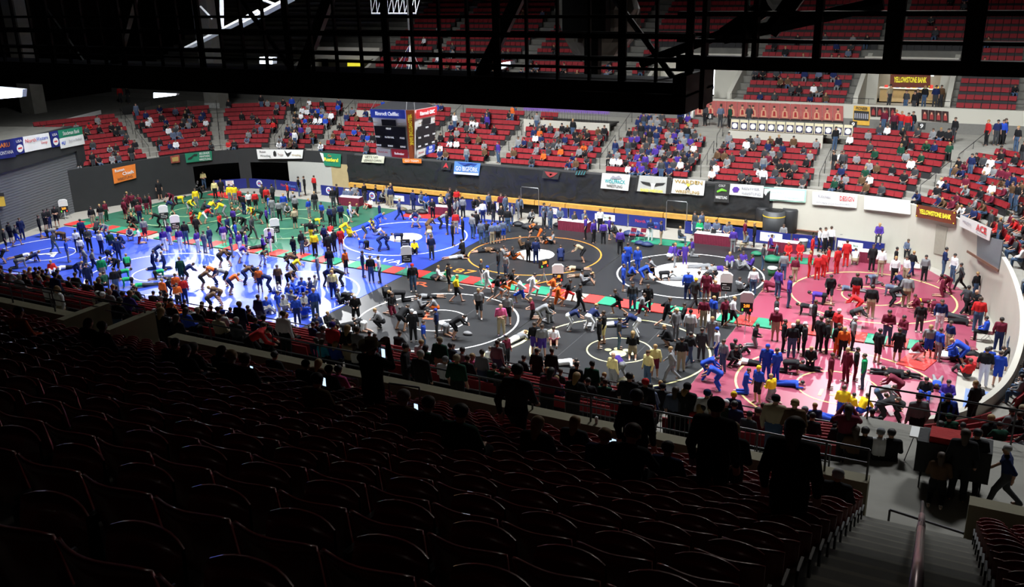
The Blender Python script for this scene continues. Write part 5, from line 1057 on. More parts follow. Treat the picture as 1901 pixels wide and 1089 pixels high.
def posemesh(pose, res='n'):
    key = (pose, res)
    if key in _pm: return _pm[key]
    h = {'n': .024, 'hi': .0125, 'mid': .036, 'lo': .05}[res]; P, (hd, hv, hf) = prims(pose, False, res == 'hi'); Pc, _ = prims(pose, True)
    D, lo = field(P, h); V, F = surface_nets(D, lo, h)
    C = V[F].mean(1); mi = np.zeros(len(F), int)
    for sx in (-1, 1):
        e = hd+hf*.09+hv*.012+np.array([sx*.034, 0, 0]); mi[np.linalg.norm(C-e, axis=1) < max(.012, h*.62)] = 1
    e = hd+hf*.088-hv*.058; mi[(np.abs((C-e)@hv) < max(.006, h*.35)) & (np.abs(C[:, 0]-hd[0]) < .026) & ((C-e)@hf > -.02)] = 2
    R = {'body': mk('person_'+pose, V, F, 3, mi)}
    Pc = [p for p in Pc if p[0] != HEAD]; D, lo = field(Pc, h); V, F = surface_nets(D, lo, h); L = labels(Pc, V[F].mean(1))
    for nm, ls in (('shirt_long', (TORSO, UARM, FARM)), ('shirt_short', (TORSO, UARM)), ('trousers', (PELV, THIGH, SHIN)), ('shorts', (PELV, THIGH)), ('shoes', (FOOT,))):
        m = np.isin(L, ls)
        R[nm] = mk(nm, *sub(V, F, m))
    hv_, hF = hairmesh(P, hd, hv, hf, h*.85); R['hair'] = mk('hair', hv_, hF); hv_, hF = hairmesh(P, hd, hv, hf, h*.85, True); R['long_hair'] = mk('hair', hv_, hF)
    R['arrays'] = None; _pm[key] = R; return R
CN_ = dict(k=('black', (.012, .012, .014)), n=('navy', (.013, .022, .085)), b=('royal blue', (.018, .06, .42)), y=('yellow', (.85, .60, .02)), o=('orange', (.65, .12, .02)), r=('red', (.5, .018, .02)), m=('maroon', (.13, .012, .03)),
    p=('purple', (.06, .028, .24)), g=('grey', (.21, .215, .225)), d=('dark grey', (.045, .047, .052)), w=('white', (.74, .75, .77)), e=('green', (.01, .30, .11)), E=('dark green', (.008, .05, .028)), t=('tan', (.36, .30, .20)),
    j=('blue denim', (.055, .095, .17)), c=('pale yellow', (.72, .62, .28)), l=('slate blue', (.10, .125, .19)), s=('bare', (.48, .26, .17)), T=('brown', (.10, .055, .028)), K=('pink', (.75, .12, .3)), L=('turquoise', (.03, .38, .55)))
CM = {k: mat('cloth_'+v[0].replace(' ', '_'), v[1], .85, var=.1, scale=5, spec=.2) for k, v in CN_.items()}
SK = [mat('skin_tone_%s' % n_, c, .55, var=.05) for n_, c in (('fair', (.55, .31, .22)), ('light', (.5, .27, .18)), ('medium', (.38, .2, .12)))]
HR = [mat('hair_%s' % n_, c, .6, var=.2) for n_, c in (('brown', (.05, .028, .016)), ('dark', (.015, .011, .01)), ('blond', (.34, .21, .08)), ('grey', (.3, .29, .28)))]
EYEM = mat('eye_dark', (.02, .015, .012), .4); LIPM = mat('lip', (.33, .09, .07), .6)
SHOE = [M_BLACKP, M_WHITE, mat('shoe_blue', (.03, .06, .3))]
POSEW = dict(st='standing', sx='standing with hands together', wk='walking', rn='running', bd='bending forward with arms out', sq='squatting', kn='kneeling', ha='on hands and knees', sg='sitting on the ground', ly='lying face down', sc='seated', ln='stretching in a lunge', ph='holding a phone up', le='leaning on the rail', sl='seated and leaning forward')
people = []
def person(pose, pos, rz, top, bot, short, scale, hat, place, res='n', long_=None):
    R = posemesh(pose, res); rr = random.random()
    o = bpy.data.objects.new('person', R['body']); COL.objects.link(o); o.location = pos; o.rotation_euler = (0, 0, rz); o.scale = (scale*1.12, scale*1.08, scale)
    def setm(ob, ms):
        for i, m in enumerate(ms): ob.material_slots[i].link = 'OBJECT'; ob.material_slots[i].material = m
    setm(o, [SK[int(rr*3)], EYEM, LIPM])
    def child(nm, key, m):
        c = bpy.data.objects.new(nm, R[key]); COL.objects.link(c); c.parent = o; setm(c, [m]); return c
    ls = long_ if long_ is not None else (random.random() < .62)
    if top != 's': child('hooded_top' if ls and pose in ('st', 'wk') else 'shirt', 'shirt_long' if ls else 'shirt_short', CM[top])
    child('shorts' if short else 'trousers', 'shorts' if short else 'trousers', CM[bot if bot != 's' else 'k']); child('shoes', 'shoes', SHOE[int(random.random()*2.3)])
    if hat and hat in CM: child('cap', 'hair', CM[hat])
    elif hat == 'F': child('hair', 'long_hair', HR[random.choice((0, 0, 1, 2))])
    elif hat == 'G': child('hair', 'hair', HR[3])
    elif hat != 'B': child('hair', 'hair', HR[random.choice((0, 0, 1, 1, 2))])
    people.append((o, pose, top, bot, short, hat, place)); return o
def zone(X, Y):
    if Y > 61.2: return 'by the far wall'
    if Y > 47:
        return 'on the far green mat' if X < -42.1 else 'on the far blue mat' if X < -31.5 else 'on the orange-ring mat' if X < -21.1 else 'on the far white-ring mat' if X < -11 else 'on the far maroon mat'
    if Y > 46.05: return 'on the striped strip'
    if Y < 34.2: return 'by the near wall'
    return 'on the leftmost blue mat' if X < -52 else 'on the middle blue mat' if X < -42 else 'on the brightest blue mat' if X < -32 else 'on the near white-ring mat' if X < -21.2 else 'on the pale-yellow-ring mat' if X < -10.9 else 'on the near maroon mat'

# px, py of the feet, pose, turn (0 = towards the camera, 2 = image right, 4 = away), top, bottom, long/short [, scale, cap]
FLOOR = """13,466,st,2,k,k,s;22,451,st,3,d,k,s;43,445,st,0,n,n,p;33,456,wk,2,d,b,s;77,439,st,2,k,k,s;87,427,sx,1,k,k,s;94,424,st,1,k,n,p;107,420,sx,0,k,k,s;75,416,st,2,m,k,s;85,413,st,1,d,k,p;101,405,st,2,k,k,p;103,470,wk,1,d,j,p;113,445,ha,5,T,T,s;98,440,ha,2,g,k,s;146,467,st,4,w,n,p;128,486,st,2,b,g,p;153,479,st,4,w,n,s,.85;155,448,st,4,n,k,p;168,467,sx,0,d,k,p;190,471,st,3,w,n,p;209,471,st,4,E,n,p;227,460,sq,7,n,n,s;199,440,bd,7,g,g,p;181,433,sq,3,d,k,p;174,421,st,0,k,t,s;190,416,st,0,k,g,s;199,410,st,1,m,E,p
234,407,st,3,m,m,s;243,420,sq,1,k,k,s;252,421,sq,6,k,k,s;261,414,st,4,m,n,p;240,393,st,2,m,k,s;249,394,st,0,m,k,s;236,399,st,1,m,k,s;262,396,st,7,m,k,s;256,400,st,0,k,k,s;274,398,st,0,k,m,s;282,397,st,6,m,m,s;243,446,sq,0,g,n,s;261,452,kn,6,w,m,s;271,446,st,4,g,m,s;40,478,ly,2,w,k,s;63,486,ln,2,n,k,s;7,488,bd,6,p,k,s;42,496,ha,2,g,d,p;98,507,sg,0,r,w,p;126,499,ly,6,w,k,s;146,517,bd,1,n,n,p;168,538,st,0,n,n,p;162,503,wk,6,g,l,p;176,506,wk,2,g,n,p;194,525,st,4,e,t,p
204,487,bd,3,b,k,s;222,484,st,4,n,n,p;219,508,bd,7,k,k,s;238,500,sq,4,e,k,s;234,517,ha,2,e,k,s;236,532,ha,6,e,k,s;268,532,ly,6,e,d,p;218,548,st,4,k,j,p,1,G;186,538,sq,1,E,t,s;197,536,sq,4,E,k,p;298,370,st,0,k,k,s;320,381,bd,7,m,m,p;336,378,ha,2,y,k,s;372,370,bd,1,k,k,p,1,w;380,351,sx,0,c,j,p;401,370,st,0,c,k,p;413,367,st,0,k,k,s;429,379,st,0,y,g,p;438,380,st,0,y,g,p;366,386,st,0,y,g,p;353,396,bd,1,y,g,s;379,395,sq,2,d,k,s;391,402,bd,3,y,n,p;403,398,bd,2,n,g,p;417,403,bd,6,y,g,p;434,396,sg,2,s,t,s;296,421,bd,6,k,k,p;308,422,st,7,d,g,p;322,398,bd,6,n,k,s
357,415,kn,1,r,r,s;371,416,bd,6,E,y,s;383,414,bd,2,r,w,s;410,433,wk,1,r,n,p;425,443,wk,1,n,n,p,1,w;447,384,st,7,r,k,s;454,398,st,3,k,n,p;464,391,st,0,w,k,s;476,391,st,4,r,k,s;472,409,bd,7,y,o,s;485,415,bd,6,E,k,s;501,398,st,2,b,b,p;507,404,st,4,g,g,p;520,410,st,4,g,k,p;529,398,st,0,b,g,p;535,402,sq,0,g,k,s;547,394,st,3,g,k,s;536,374,st,6,r,k,p;497,383,st,0,r,k,s;489,377,st,1,d,k,s;508,379,st,5,d,k,p;347,454,st,4,k,j,p;367,440,st,4,k,k,p;307,465,st,0,p,w,p,.92;317,454,st,7,p,w,p,.92;336,464,st,0,p,w,p,.92;382,470,st,3,g,g,p;392,462,st,5,n,j,p;369,468,st,1,p,w,p,.92;417,456,st,4,p,w,s;432,477,st,2,p,g,p;447,473,st,1,p,w,p;460,472,st,6,p,g,p;453,448,bd,3,k,d,p;440,452,st,2,b,b,p;436,425,st,3,p,k,p;454,428,bd,7,k,k,s;470,443,wk,1,d,d,p;475,462,ly,2,d,k,s
497,424,st,2,p,k,s;491,480,sx,2,p,k,p;504,468,sx,6,p,w,p;547,480,st,3,k,k,p;562,473,st,1,k,j,p;580,451,st,7,k,y,s;586,476,st,4,y,k,p;569,466,sq,0,t,k,s;612,477,st,4,k,k,p;622,468,st,5,k,k,p;604,458,st,3,n,k,p;603,450,sq,4,r,w,s;615,441,sq,4,r,w,s;634,464,st,4,r,r,s;637,441,bd,2,y,y,s;650,439,sg,1,y,y,s;571,430,ha,6,k,y,s;585,432,ha,2,k,g,s;590,418,ha,2,y,E,s,.8;549,424,st,4,t,k,s;550,399,st,4,g,k,s;575,405,st,1,b,g,s;586,392,st,0,k,d,p;599,412,st,7,b,d,p;556,364,st,2,k,j,p;567,362,st,6,k,k,p;585,359,st,3,r,k,p;587,341,st,0,w,k,p;614,421,st,3,n,k,p;622,420,st,5,d,k,p;634,415,st,4,n,k,s;620,386,st,0,k,d,p;628,380,st,6,k,k,p
652,412,st,2,w,w,s,.9;662,398,sg,6,k,k,p;650,403,sg,2,b,g,s;667,378,sc,6,l,j,p;699,378,st,2,k,d,p;709,376,sq,1,g,k,p;720,380,st,7,g,t,p;727,384,st,4,n,t,p;687,386,sg,7,w,r,s;706,413,st,6,n,n,s;742,409,wk,2,l,n,p;768,390,st,3,n,n,p;767,421,bd,2,n,w,s;777,422,bd,6,n,g,s;804,406,sx,0,k,k,p;702,424,bd,2,b,b,p;690,424,sg,0,y,k,s,.85;679,443,bd,2,b,d,s;675,461,ha,5,b,k,s;697,436,sg,2,d,w,s;706,465,bd,2,n,n,p;719,462,bd,6,n,n,p;738,448,ha,6,n,k,s;796,436,bd,3,T,T,s;798,450,bd,4,T,c,s;802,482,st,0,n,d,p;770,468,sg,0,y,k,p;643,508,st,1,o,k,s;592,519,st,6,g,g,p;614,508,st,4,k,d,p;675,514,st,2,n,j,p;690,524,st,0,k,j,p,1,w;706,524,st,6,w,d,p;768,541,st,0,k,j,p,1,r
620,553,st,0,c,n,p;609,530,bd,1,n,d,p;634,530,bd,6,k,k,p;632,562,sg,2,d,k,p;648,562,ha,1,k,k,s;661,586,kn,0,k,k,p,1,w;668,612,ha,5,k,w,s;650,618,ha,2,k,k,s;620,618,sg,0,k,j,p;612,606,sg,1,k,k,p;590,612,sg,0,n,n,p;706,608,sq,6,g,k,p;719,552,ha,4,k,k,p;737,559,ha,6,k,k,p;727,583,kn,1,k,m,s;746,612,bd,3,k,k,s;758,603,bd,7,g,k,s;770,586,ly,2,k,w,p;783,573,sg,2,g,k,s;808,580,sq,6,g,o,s,.85;797,553,ly,6,g,k,s;768,633,st,4,k,k,p,1,w;788,650,st,2,b,j,p;812,625,st,6,n,d,p,.9,b
834,540,st,2,k,k,s,1,k;848,561,wk,2,y,k,s;890,589,wk,0,g,k,s;943,602,st,0,g,k,s;931,622,sx,0,K,t,p,1,B;904,545,wk,2,w,w,s,1,b;894,527,st,2,d,w,p,.9;922,562,rn,2,k,g,s,1,F;934,557,rn,2,k,o,s;948,549,rn,2,k,o,s;926,513,st,6,k,j,p;940,516,st,7,g,j,p;817,518,sg,2,w,e,s;829,520,sg,6,e,w,s;969,568,rn,6,w,b,s,1,d;987,558,rn,2,w,w,s;1025,562,rn,2,o,w,s;1034,577,rn,2,o,o,s;1053,567,rn,2,k,r,s;1075,580,wk,2,k,k,p;990,591,kn,6,m,k,s;1003,603,bd,2,g,g,s;1019,598,kn,1,k,g,p;1059,612,bd,2,n,w,p;1028,637,sg,0,w,m,s;993,659,st,4,k,p,s;1007,662,st,4,g,p,s;928,686,st,4,d,d,s;941,679,st,1,m,k,p
911,672,sg,4,w,g,p;957,632,ly,3,g,w,p;991,692,kn,2,k,k,s;1005,690,kn,6,k,k,s;1040,677,ly,2,w,w,s;845,627,bd,2,k,k,s;820,618,ha,5,w,g,s;1148,588,rn,6,k,k,s;1174,576,st,0,d,j,p;1202,578,st,0,k,k,p;1189,594,rn,2,g,m,s;1235,608,rn,2,k,k,s;1254,631,st,1,g,g,p,1,c;1240,641,sq,6,k,k,s;1112,646,st,2,k,k,s;1121,636,st,6,k,c,s;1149,647,st,2,d,j,p;1180,623,bd,6,n,w,p;1102,605,kn,2,n,w,p;1095,612,bd,3,n,w,p;1136,605,ly,2,n,w,s;1267,590,sg,6,k,k,s;1174,662,kn,4,k,t,s,1,F;1276,556,st,4,b,n,p,1,w;1296,553,st,4,w,j,p;1288,571,wk,3,k,k,p,1,y;1310,558,st,0,m,m,s,1,F;1326,573,st,0,m,k,p;1305,607,st,4,m,t,p;1323,604,st,3,b,g,p;1344,605,st,1,m,k,p;1358,607,wk,2,w,k,s;1387,597,st,3,o,k,s;1280,635,st,4,w,g,s,1,k;1320,645,st,0,g,g,p
1157,540,st,2,b,b,s;1165,500,st,4,b,b,p;1183,505,st,0,b,b,p;1157,513,st,2,b,b,s;1171,520,sq,2,b,k,s;1192,526,bd,2,b,b,s;1211,525,rn,6,g,k,s;1236,520,ha,2,k,k,p;1257,520,ly,2,g,g,p;1310,535,bd,2,d,k,p;1325,529,bd,6,g,k,s;1083,528,sg,2,g,d,s;1072,501,ly,6,t,k,s;1080,514,ly,2,k,T,s;1087,444,st,6,p,k,p;1102,451,st,1,p,k,p;1120,453,st,4,p,k,p;1131,445,st,2,p,k,s;1142,440,sq,6,d,k,s;1151,472,st,4,p,k,p,1,w;1114,430,st,0,w,k,p;1207,447,sx,0,n,w,p;1227,454,st,6,n,t,p;1261,452,sc,2,d,l,p;1252,496,st,2,p,g,p;1271,491,st,0,p,p,p,.8;1245,483,sq,3,p,w,s;1263,483,sq,0,p,p,s,.85;1286,476,kn,6,p,g,p;1327,501,ly,2,p,g,p;1303,497,ly,2,g,g,p;1354,494,sg,0,p,g,p
1298,440,sc,0,e,w,p;1312,440,sc,0,l,d,p;1329,442,sc,0,l,d,p,1,B;1348,446,sc,0,l,d,p;1360,469,st,4,p,g,p;1381,458,st,2,m,t,p,1.08;1399,458,st,6,k,k,p;1386,465,sc,6,l,t,p;1372,500,sg,2,g,g,p;1379,491,sg,0,p,d,p;1393,498,sg,6,p,g,p;1415,501,st,2,d,j,p;1430,471,sc,2,p,j,p;1453,519,st,4,g,j,p;1474,523,st,4,m,t,p,.9;1397,547,st,4,w,j,p;1374,541,sg,3,g,k,p;1428,541,ln,6,m,m,p;1443,551,st,3,p,j,p;1463,570,st,2,p,j,p,1.05;1462,483,sc,0,r,r,p;1484,482,sc,0,r,r,p;1501,514,st,2,r,r,p;1516,519,st,4,r,r,p;1528,514,st,3,r,r,p;1536,503,st,6,r,r,p;1506,484,st,2,r,r,p;1552,508,st,5,r,r,p;1569,495,st,4,r,r,p;1519,466,st,2,w,k,p;1529,468,st,1,w,k,p;1540,466,st,4,w,k,p;1586,491,sq,4,w,t,p;1556,441,wk,2,w,w,p;1593,446,sc,0,n,k,p;1609,454,st,0,o,k,p;1617,504,st,0,k,k,p
1539,560,wk,0,k,k,s;1453,449,sc,0,g,k,p;1633,513,st,4,w,t,p,1,b;1658,528,st,0,w,k,p;1679,527,st,7,w,t,p;1660,505,st,2,k,k,p;1690,514,wk,3,k,n,p;1714,523,st,0,g,k,p;1749,516,sx,2,n,j,p,1.1;1767,523,st,7,w,j,p,1,w;1781,538,wk,6,d,k,p;1808,555,st,1,k,j,p;1829,552,st,4,w,b,p,1.05;1746,550,kn,2,m,m,s;1757,545,bd,7,m,m,p;1683,477,sc,0,l,k,p;1650,548,ha,6,l,g,p;1680,570,st,4,g,t,p,1.08;1657,567,bd,2,k,k,p;1671,546,bd,5,n,k,p;1439,605,st,2,d,m,s;1438,632,st,4,m,t,s,1,w;1453,652,st,2,k,k,p;1468,663,st,4,k,j,p,1,w;1477,652,st,0,k,k,p;1491,660,st,6,k,k,p,1,w;1493,583,ha,6,k,g,p;1516,563,ha,6,p,k,s;1509,614,st,2,k,k,p;1519,652,st,3,k,k,p,1.05;1533,655,st,6,k,k,p;1537,623,sx,0,k,t,p;1552,634,st,3,r,k,p,1,w;1581,649,st,2,g,k,p,1,w
1584,606,bd,2,d,k,p;1592,584,bd,6,r,r,s;1587,561,st,4,k,r,s;1580,539,ly,6,l,g,p;1616,528,ha,7,l,g,p;1614,591,st,4,k,t,p,1.08;1399,643,kn,2,k,g,p;1366,661,sg,3,k,k,p;1552,661,st,1,k,o,p;1563,665,st,0,o,k,p;1503,685,kn,0,k,k,p;1627,673,st,3,k,k,s;1645,639,sx,0,m,j,p,1.05;1664,670,st,4,k,k,s;1673,645,sx,7,m,j,p;1697,666,sq,2,m,w,p;1705,616,st,0,k,d,p;1721,664,st,0,g,b,s;1739,669,st,3,b,g,p;1759,652,st,7,n,t,p;1742,615,st,0,n,w,p;1812,616,st,4,r,j,p,1.08;1827,632,sc,6,b,k,p;1785,677,bd,6,b,b,s;1770,669,sg,1,b,k,p;1851,651,st,4,m,n,p;1871,622,st,3,k,k,p;1875,616,st,4,r,k,p;1877,676,st,0,l,k,p;1832,690,sc,4,b,k,p;1823,716,st,4,k,w,p,1.05;1849,716,st,4,b,b,s;1795,699,sg,5,r,d,p;1880,690,bd,6,k,g,p;1739,713,ly,0,b,g,p;1653,695,ly,2,k,k,p;1670,696,ly,6,k,k,p
1703,580,sq,6,m,m,s;1736,580,ha,6,m,m,p;1717,574,ha,2,m,y,s;1776,599,ly,2,k,k,s;1761,588,ly,6,d,d,p;1790,583,wk,3,d,k,p;1809,581,sc,7,k,k,p,1,B;1359,679,sq,1,k,k,p;1382,729,kn,2,b,b,p;1405,747,st,7,b,k,s,1,y;1421,704,st,0,b,b,p,1,b;1439,709,st,5,b,b,p;1393,676,ly,6,w,k,s;1432,743,kn,5,y,g,p;1459,715,ly,2,b,b,p;1472,691,ha,2,k,k,p;1487,684,ly,6,k,k,p;1539,720,st,2,m,m,p;1569,708,st,7,m,m,p;1586,705,st,2,k,m,p;1600,720,st,6,e,j,p;1562,770,kn,4,y,b,s;1578,772,kn,3,y,b,s,.8;1600,773,sq,3,y,b,s;1527,777,ly,6,b,b,p;1631,759,bd,2,g,j,p;1664,742,bd,6,m,m,p;1636,785,bd,2,k,k,p;1665,782,bd,6,k,k,p;1716,736,sg,0,k,b,p;1757,742,sg,0,p,b,p;1811,750,sg,0,k,b,p
1215,700,st,4,c,m,s;1202,716,st,7,c,j,p,1,T;1246,707,wk,6,g,g,p;1264,688,st,4,k,t,p;1278,677,wk,3,k,j,p;1301,668,st,4,d,d,p;1341,690,st,7,g,j,p;1329,670,st,6,w,b,p,1,b;1309,703,bd,2,b,b,p;1331,722,bd,6,b,b,p;1137,722,st,3,c,g,p,1,B;1152,704,bd,5,p,g,p
285,499,kn,2,n,n,p;307,499,kn,6,n,n,p;292,484,bd,2,n,n,p;299,517,ha,2,e,k,s;315,513,ly,6,w,w,s;339,526,st,4,E,E,s;348,524,bd,2,n,k,s;314,551,bd,1,k,n,p;327,546,bd,6,k,k,s;331,556,st,4,o,k,p;345,564,st,4,r,n,p;334,574,sx,0,o,k,p;307,567,st,3,o,k,p;378,536,bd,2,T,k,s;400,527,bd,6,o,n,p;431,545,bd,2,o,n,s;420,530,bd,6,g,k,s;391,577,bd,2,T,k,s;409,567,bd,6,T,T,s;457,527,bd,2,T,n,p;473,523,bd,6,n,k,s;484,542,st,4,o,n,s;500,540,bd,6,n,n,p;411,495,bd,2,T,k,s;426,493,bd,6,T,k,s;447,487,bd,2,p,w,s;519,540,st,0,T,k,s;538,533,bd,1,T,k,s;547,513,bd,2,y,k,p;535,499,bd,2,T,k,s;549,501,bd,6,T,k,s;489,493,bd,1,T,w,s
497,577,sg,0,b,g,p;488,583,sg,2,g,g,p;514,553,sq,1,w,b,p;520,593,st,2,b,t,p;538,553,sg,0,b,g,p;545,565,sg,3,g,b,p;548,543,sg,2,b,g,p;562,542,sg,0,b,b,p;574,542,sg,6,n,b,p;584,536,sg,6,g,g,p;572,565,sg,4,b,g,p;568,572,sg,1,g,g,p;553,601,st,4,b,n,p;587,593,st,4,b,j,p,1.04;566,589,sg,4,b,g,p;530,575,sg,1,g,t,p
819,424,bd,2,g,k,p;831,435,st,6,k,d,p;835,403,st,1,k,k,p;841,456,st,2,k,k,p,1,k;847,434,st,4,r,t,s;860,446,sx,6,k,k,p;845,411,st,2,g,k,p;851,405,st,6,g,d,p;860,404,st,4,g,k,p;849,388,st,0,r,k,p;837,387,st,0,k,k,p;878,443,st,3,g,j,p,1.05;885,434,st,4,k,k,p;894,453,st,4,l,j,p;904,452,st,0,k,j,p,.95;914,453,st,4,l,t,p,.88;925,452,st,4,l,k,s,.88;935,447,st,4,l,b,s,.88;897,413,st,4,w,n,p;916,413,st,1,k,d,p;943,431,st,4,k,j,p,1.06;951,419,st,2,g,j,p;931,413,sc,0,k,k,p;963,408,st,2,l,g,p;880,395,sc,1,k,k,p;892,397,sc,7,k,w,p;985,413,sq,1,g,k,p;984,443,bd,2,o,k,s;1001,449,bd,6,k,o,s;1013,452,sg,2,k,o,s;1024,452,sg,6,g,k,s;968,461,sg,2,T,k,s
860,478,kn,5,k,k,p;846,480,ly,2,g,w,s;898,468,ly,2,T,k,s;917,466,ly,6,T,k,s;938,480,sg,2,g,o,s;954,481,sg,2,k,o,s;981,486,st,3,k,k,p;995,489,st,4,n,n,p;1041,484,sq,4,n,n,p;1081,486,bd,6,t,k,s;1009,424,st,2,l,d,p,.88;1022,425,st,1,l,j,p"""
SEATED = """U,690,645,ph,k,k,1,T,10;U,960,683,wk,d,k,1,,12;U,1182,737,st,k,k,1.08,,11;U,1330,745,st,k,k,1.04,k,9;U,1361,797,sx,k,k,.95,F,10;U,1476,795,st,k,k,1.04,F,7;U,750,738,sc,T,k,1,G;U,796,750,sc,d,k,1,;U,856,767,sc,E,k,1,;U,1068,784,sc,k,k,1,F;U,1123,810,sc,n,k,1,;U,1174,806,sl,k,k,1.1,,7;U,1240,833,sc,n,k,1,;U,999,787,sc,k,k,1,F;U,1556,882,sc,k,k,1,G;U,165,600,sc,k,k,1,F;U,190,607,sc,k,k,1,;U,35,580,sc,o,k,1,;U,359,646,sc,d,k,1,G;U,412,652,sc,n,k,1,F;U,430,662,sc,k,k,1,;U,455,668,sc,k,k,1,;U,350,682,sc,k,k,1,F,8;U,568,677,sc,k,k,1,k;U,592,674,sc,T,k,1,F;U,611,687,sc,d,k,1,k;U,628,687,sc,K,k,.9,;U,589,706,sc,T,k,1,;U,330,668,sl,E,k,1,,9;U,510,660,sc,k,k,1,
W,108,536,st,w,t,1,F;W,221,560,le,k,j,1.04,;W,240,545,le,p,k,1,;W,300,578,st,k,k,1.1,F;W,328,590,sx,k,k,1,F;W,487,603,bd,r,k,1.05,d;W,1022,668,le,m,k,1,F;W,1070,672,le,k,k,1,F;W,752,644,sx,k,k,1,;W,781,658,st,k,k,1.05,G;W,848,666,st,E,k,1.05,t;W,1877,833,wk,n,d,.92,G;W,1793,806,st,k,k,1.05,F;W,1815,805,st,k,k,1,;W,1748,848,kn,T,k,.9,F
L,8,507,sc,k,k,1,;L,24,524,sc,w,k,1,;L,22,513,sc,g,k,1,G;L,43,498,sc,w,K,.9,F;L,69,510,st,n,k,1,n;L,85,516,sc,r,k,1,;L,106,504,sc,d,k,1,d;L,75,544,sc,k,k,1,d;L,112,524,sc,k,k,1,;L,150,544,sc,t,k,1,w;L,164,546,sc,k,o,1,w;L,197,541,sc,g,k,1,B;L,215,545,sc,l,k,1,;L,250,565,sc,w,k,1,B;L,267,566,sc,d,k,1,;L,280,574,sc,b,k,1,F;L,294,556,sc,k,k,1,k;L,307,558,sc,o,k,1,;L,360,576,sc,k,k,1,t;L,398,588,sc,t,k,1,;L,413,575,sc,k,k,1,k;L,426,581,sc,w,k,1,b;L,422,594,sc,d,k,1,G;L,430,566,st,n,j,1,t;L,451,603,sc,w,k,1,;L,478,590,sc,k,k,1,k;L,489,584,st,w,k,1.05,;L,523,598,sc,T,k,1,w;L,533,604,sx,r,k,1,p;L,546,609,st,k,k,1,F
L,564,614,st,g,k,1,;L,556,648,sc,t,k,1,;L,567,650,sc,w,k,.9,F;L,602,652,sc,d,k,.95,;L,594,632,sc,n,k,.85,;L,606,611,sc,g,k,1,;L,775,636,sc,w,k,1,;L,799,646,sc,E,k,1,F;L,822,634,st,E,t,1,t;L,836,642,sc,k,k,1,;L,861,650,sc,g,k,1,;L,881,662,sc,K,k,1,;L,833,668,sc,w,k,1,g;L,872,694,sc,r,k,1,T;L,902,690,sc,k,k,1,;L,528,646,sc,b,k,.85,F;L,505,668,sc,L,k,.85,F;L,495,650,sc,K,k,.8,
L,1104,714,st,k,k,1.05,;L,1137,732,st,k,k,1,r;L,1157,717,sc,k,k,1,;L,1173,717,sc,l,k,1,;L,1184,715,sc,l,k,1,;L,1205,718,sc,l,k,1,;L,1201,728,sc,n,k,1,g;L,1234,717,sc,k,k,1,k;L,1248,729,st,l,k,.95,F;L,1272,731,st,d,k,.95,F;L,1302,736,st,w,k,1,n;L,1347,749,sc,E,k,1,w;L,1363,733,sc,n,k,1,y;L,1367,750,sc,n,k,1,;L,1408,763,sc,m,k,1,;L,1421,762,st,t,j,1.08,k;L,1472,761,st,T,k,1.05,;L,1494,762,sc,k,k,1,g;L,1574,762,ph,m,k,1.05,F;L,1263,769,sc,r,k,1,F;L,1279,775,sc,b,k,1,t;L,1224,766,sx,k,k,1.05,k;L,1260,800,sc,k,k,1,;L,1140,770,sc,m,k,1,F;L,1709,740,st,g,k,1.08,;L,1766,740,st,k,k,1.05,k;L,1777,742,st,b,k,1.05,;L,1767,775,sc,E,k,1,E;L,1738,786,sc,L,k,1,;L,1867,760,sc,g,k,1,;L,1892,758,sc,k,k,1,t;L,1849,778,sc,k,k,1,;L,1605,812,sc,T,k,1,F;L,1660,820,sc,w,k,1,g;L,1688,826,sc,k,k,1,;L,1640,826,sc,k,k,1,"""
def turn(P, k):
    t = -np.array(P[:2]); t /= np.linalg.norm(t); r = np.array([-t[1], t[0]])
    a = k*math.pi/4; d = t*math.cos(a)+r*math.sin(a)*1.0
    return math.atan2(-d[0], d[1])
recs = []
for rec in FLOOR.replace('\n', ';').split(';'):
    q = rec.split(',')
    if len(q) < 7: continue
    P = gnd(float(q[0]), float(q[1]), .05); sc = float(q[7]) if len(q) > 7 else random.uniform(.9, 1.0); hat = q[8] if len(q) > 8 else ''
    child_zone = P[0] < -31 and P[1] > 46
    recs.append(dict(P=P, rz=turn(P, int(q[3])), pose=q[2], top=q[4], bot=q[5], short=q[6] == 's', sc=sc, hat=hat, place=zone(P[0], P[1]), px=float(q[0]), z='F'))
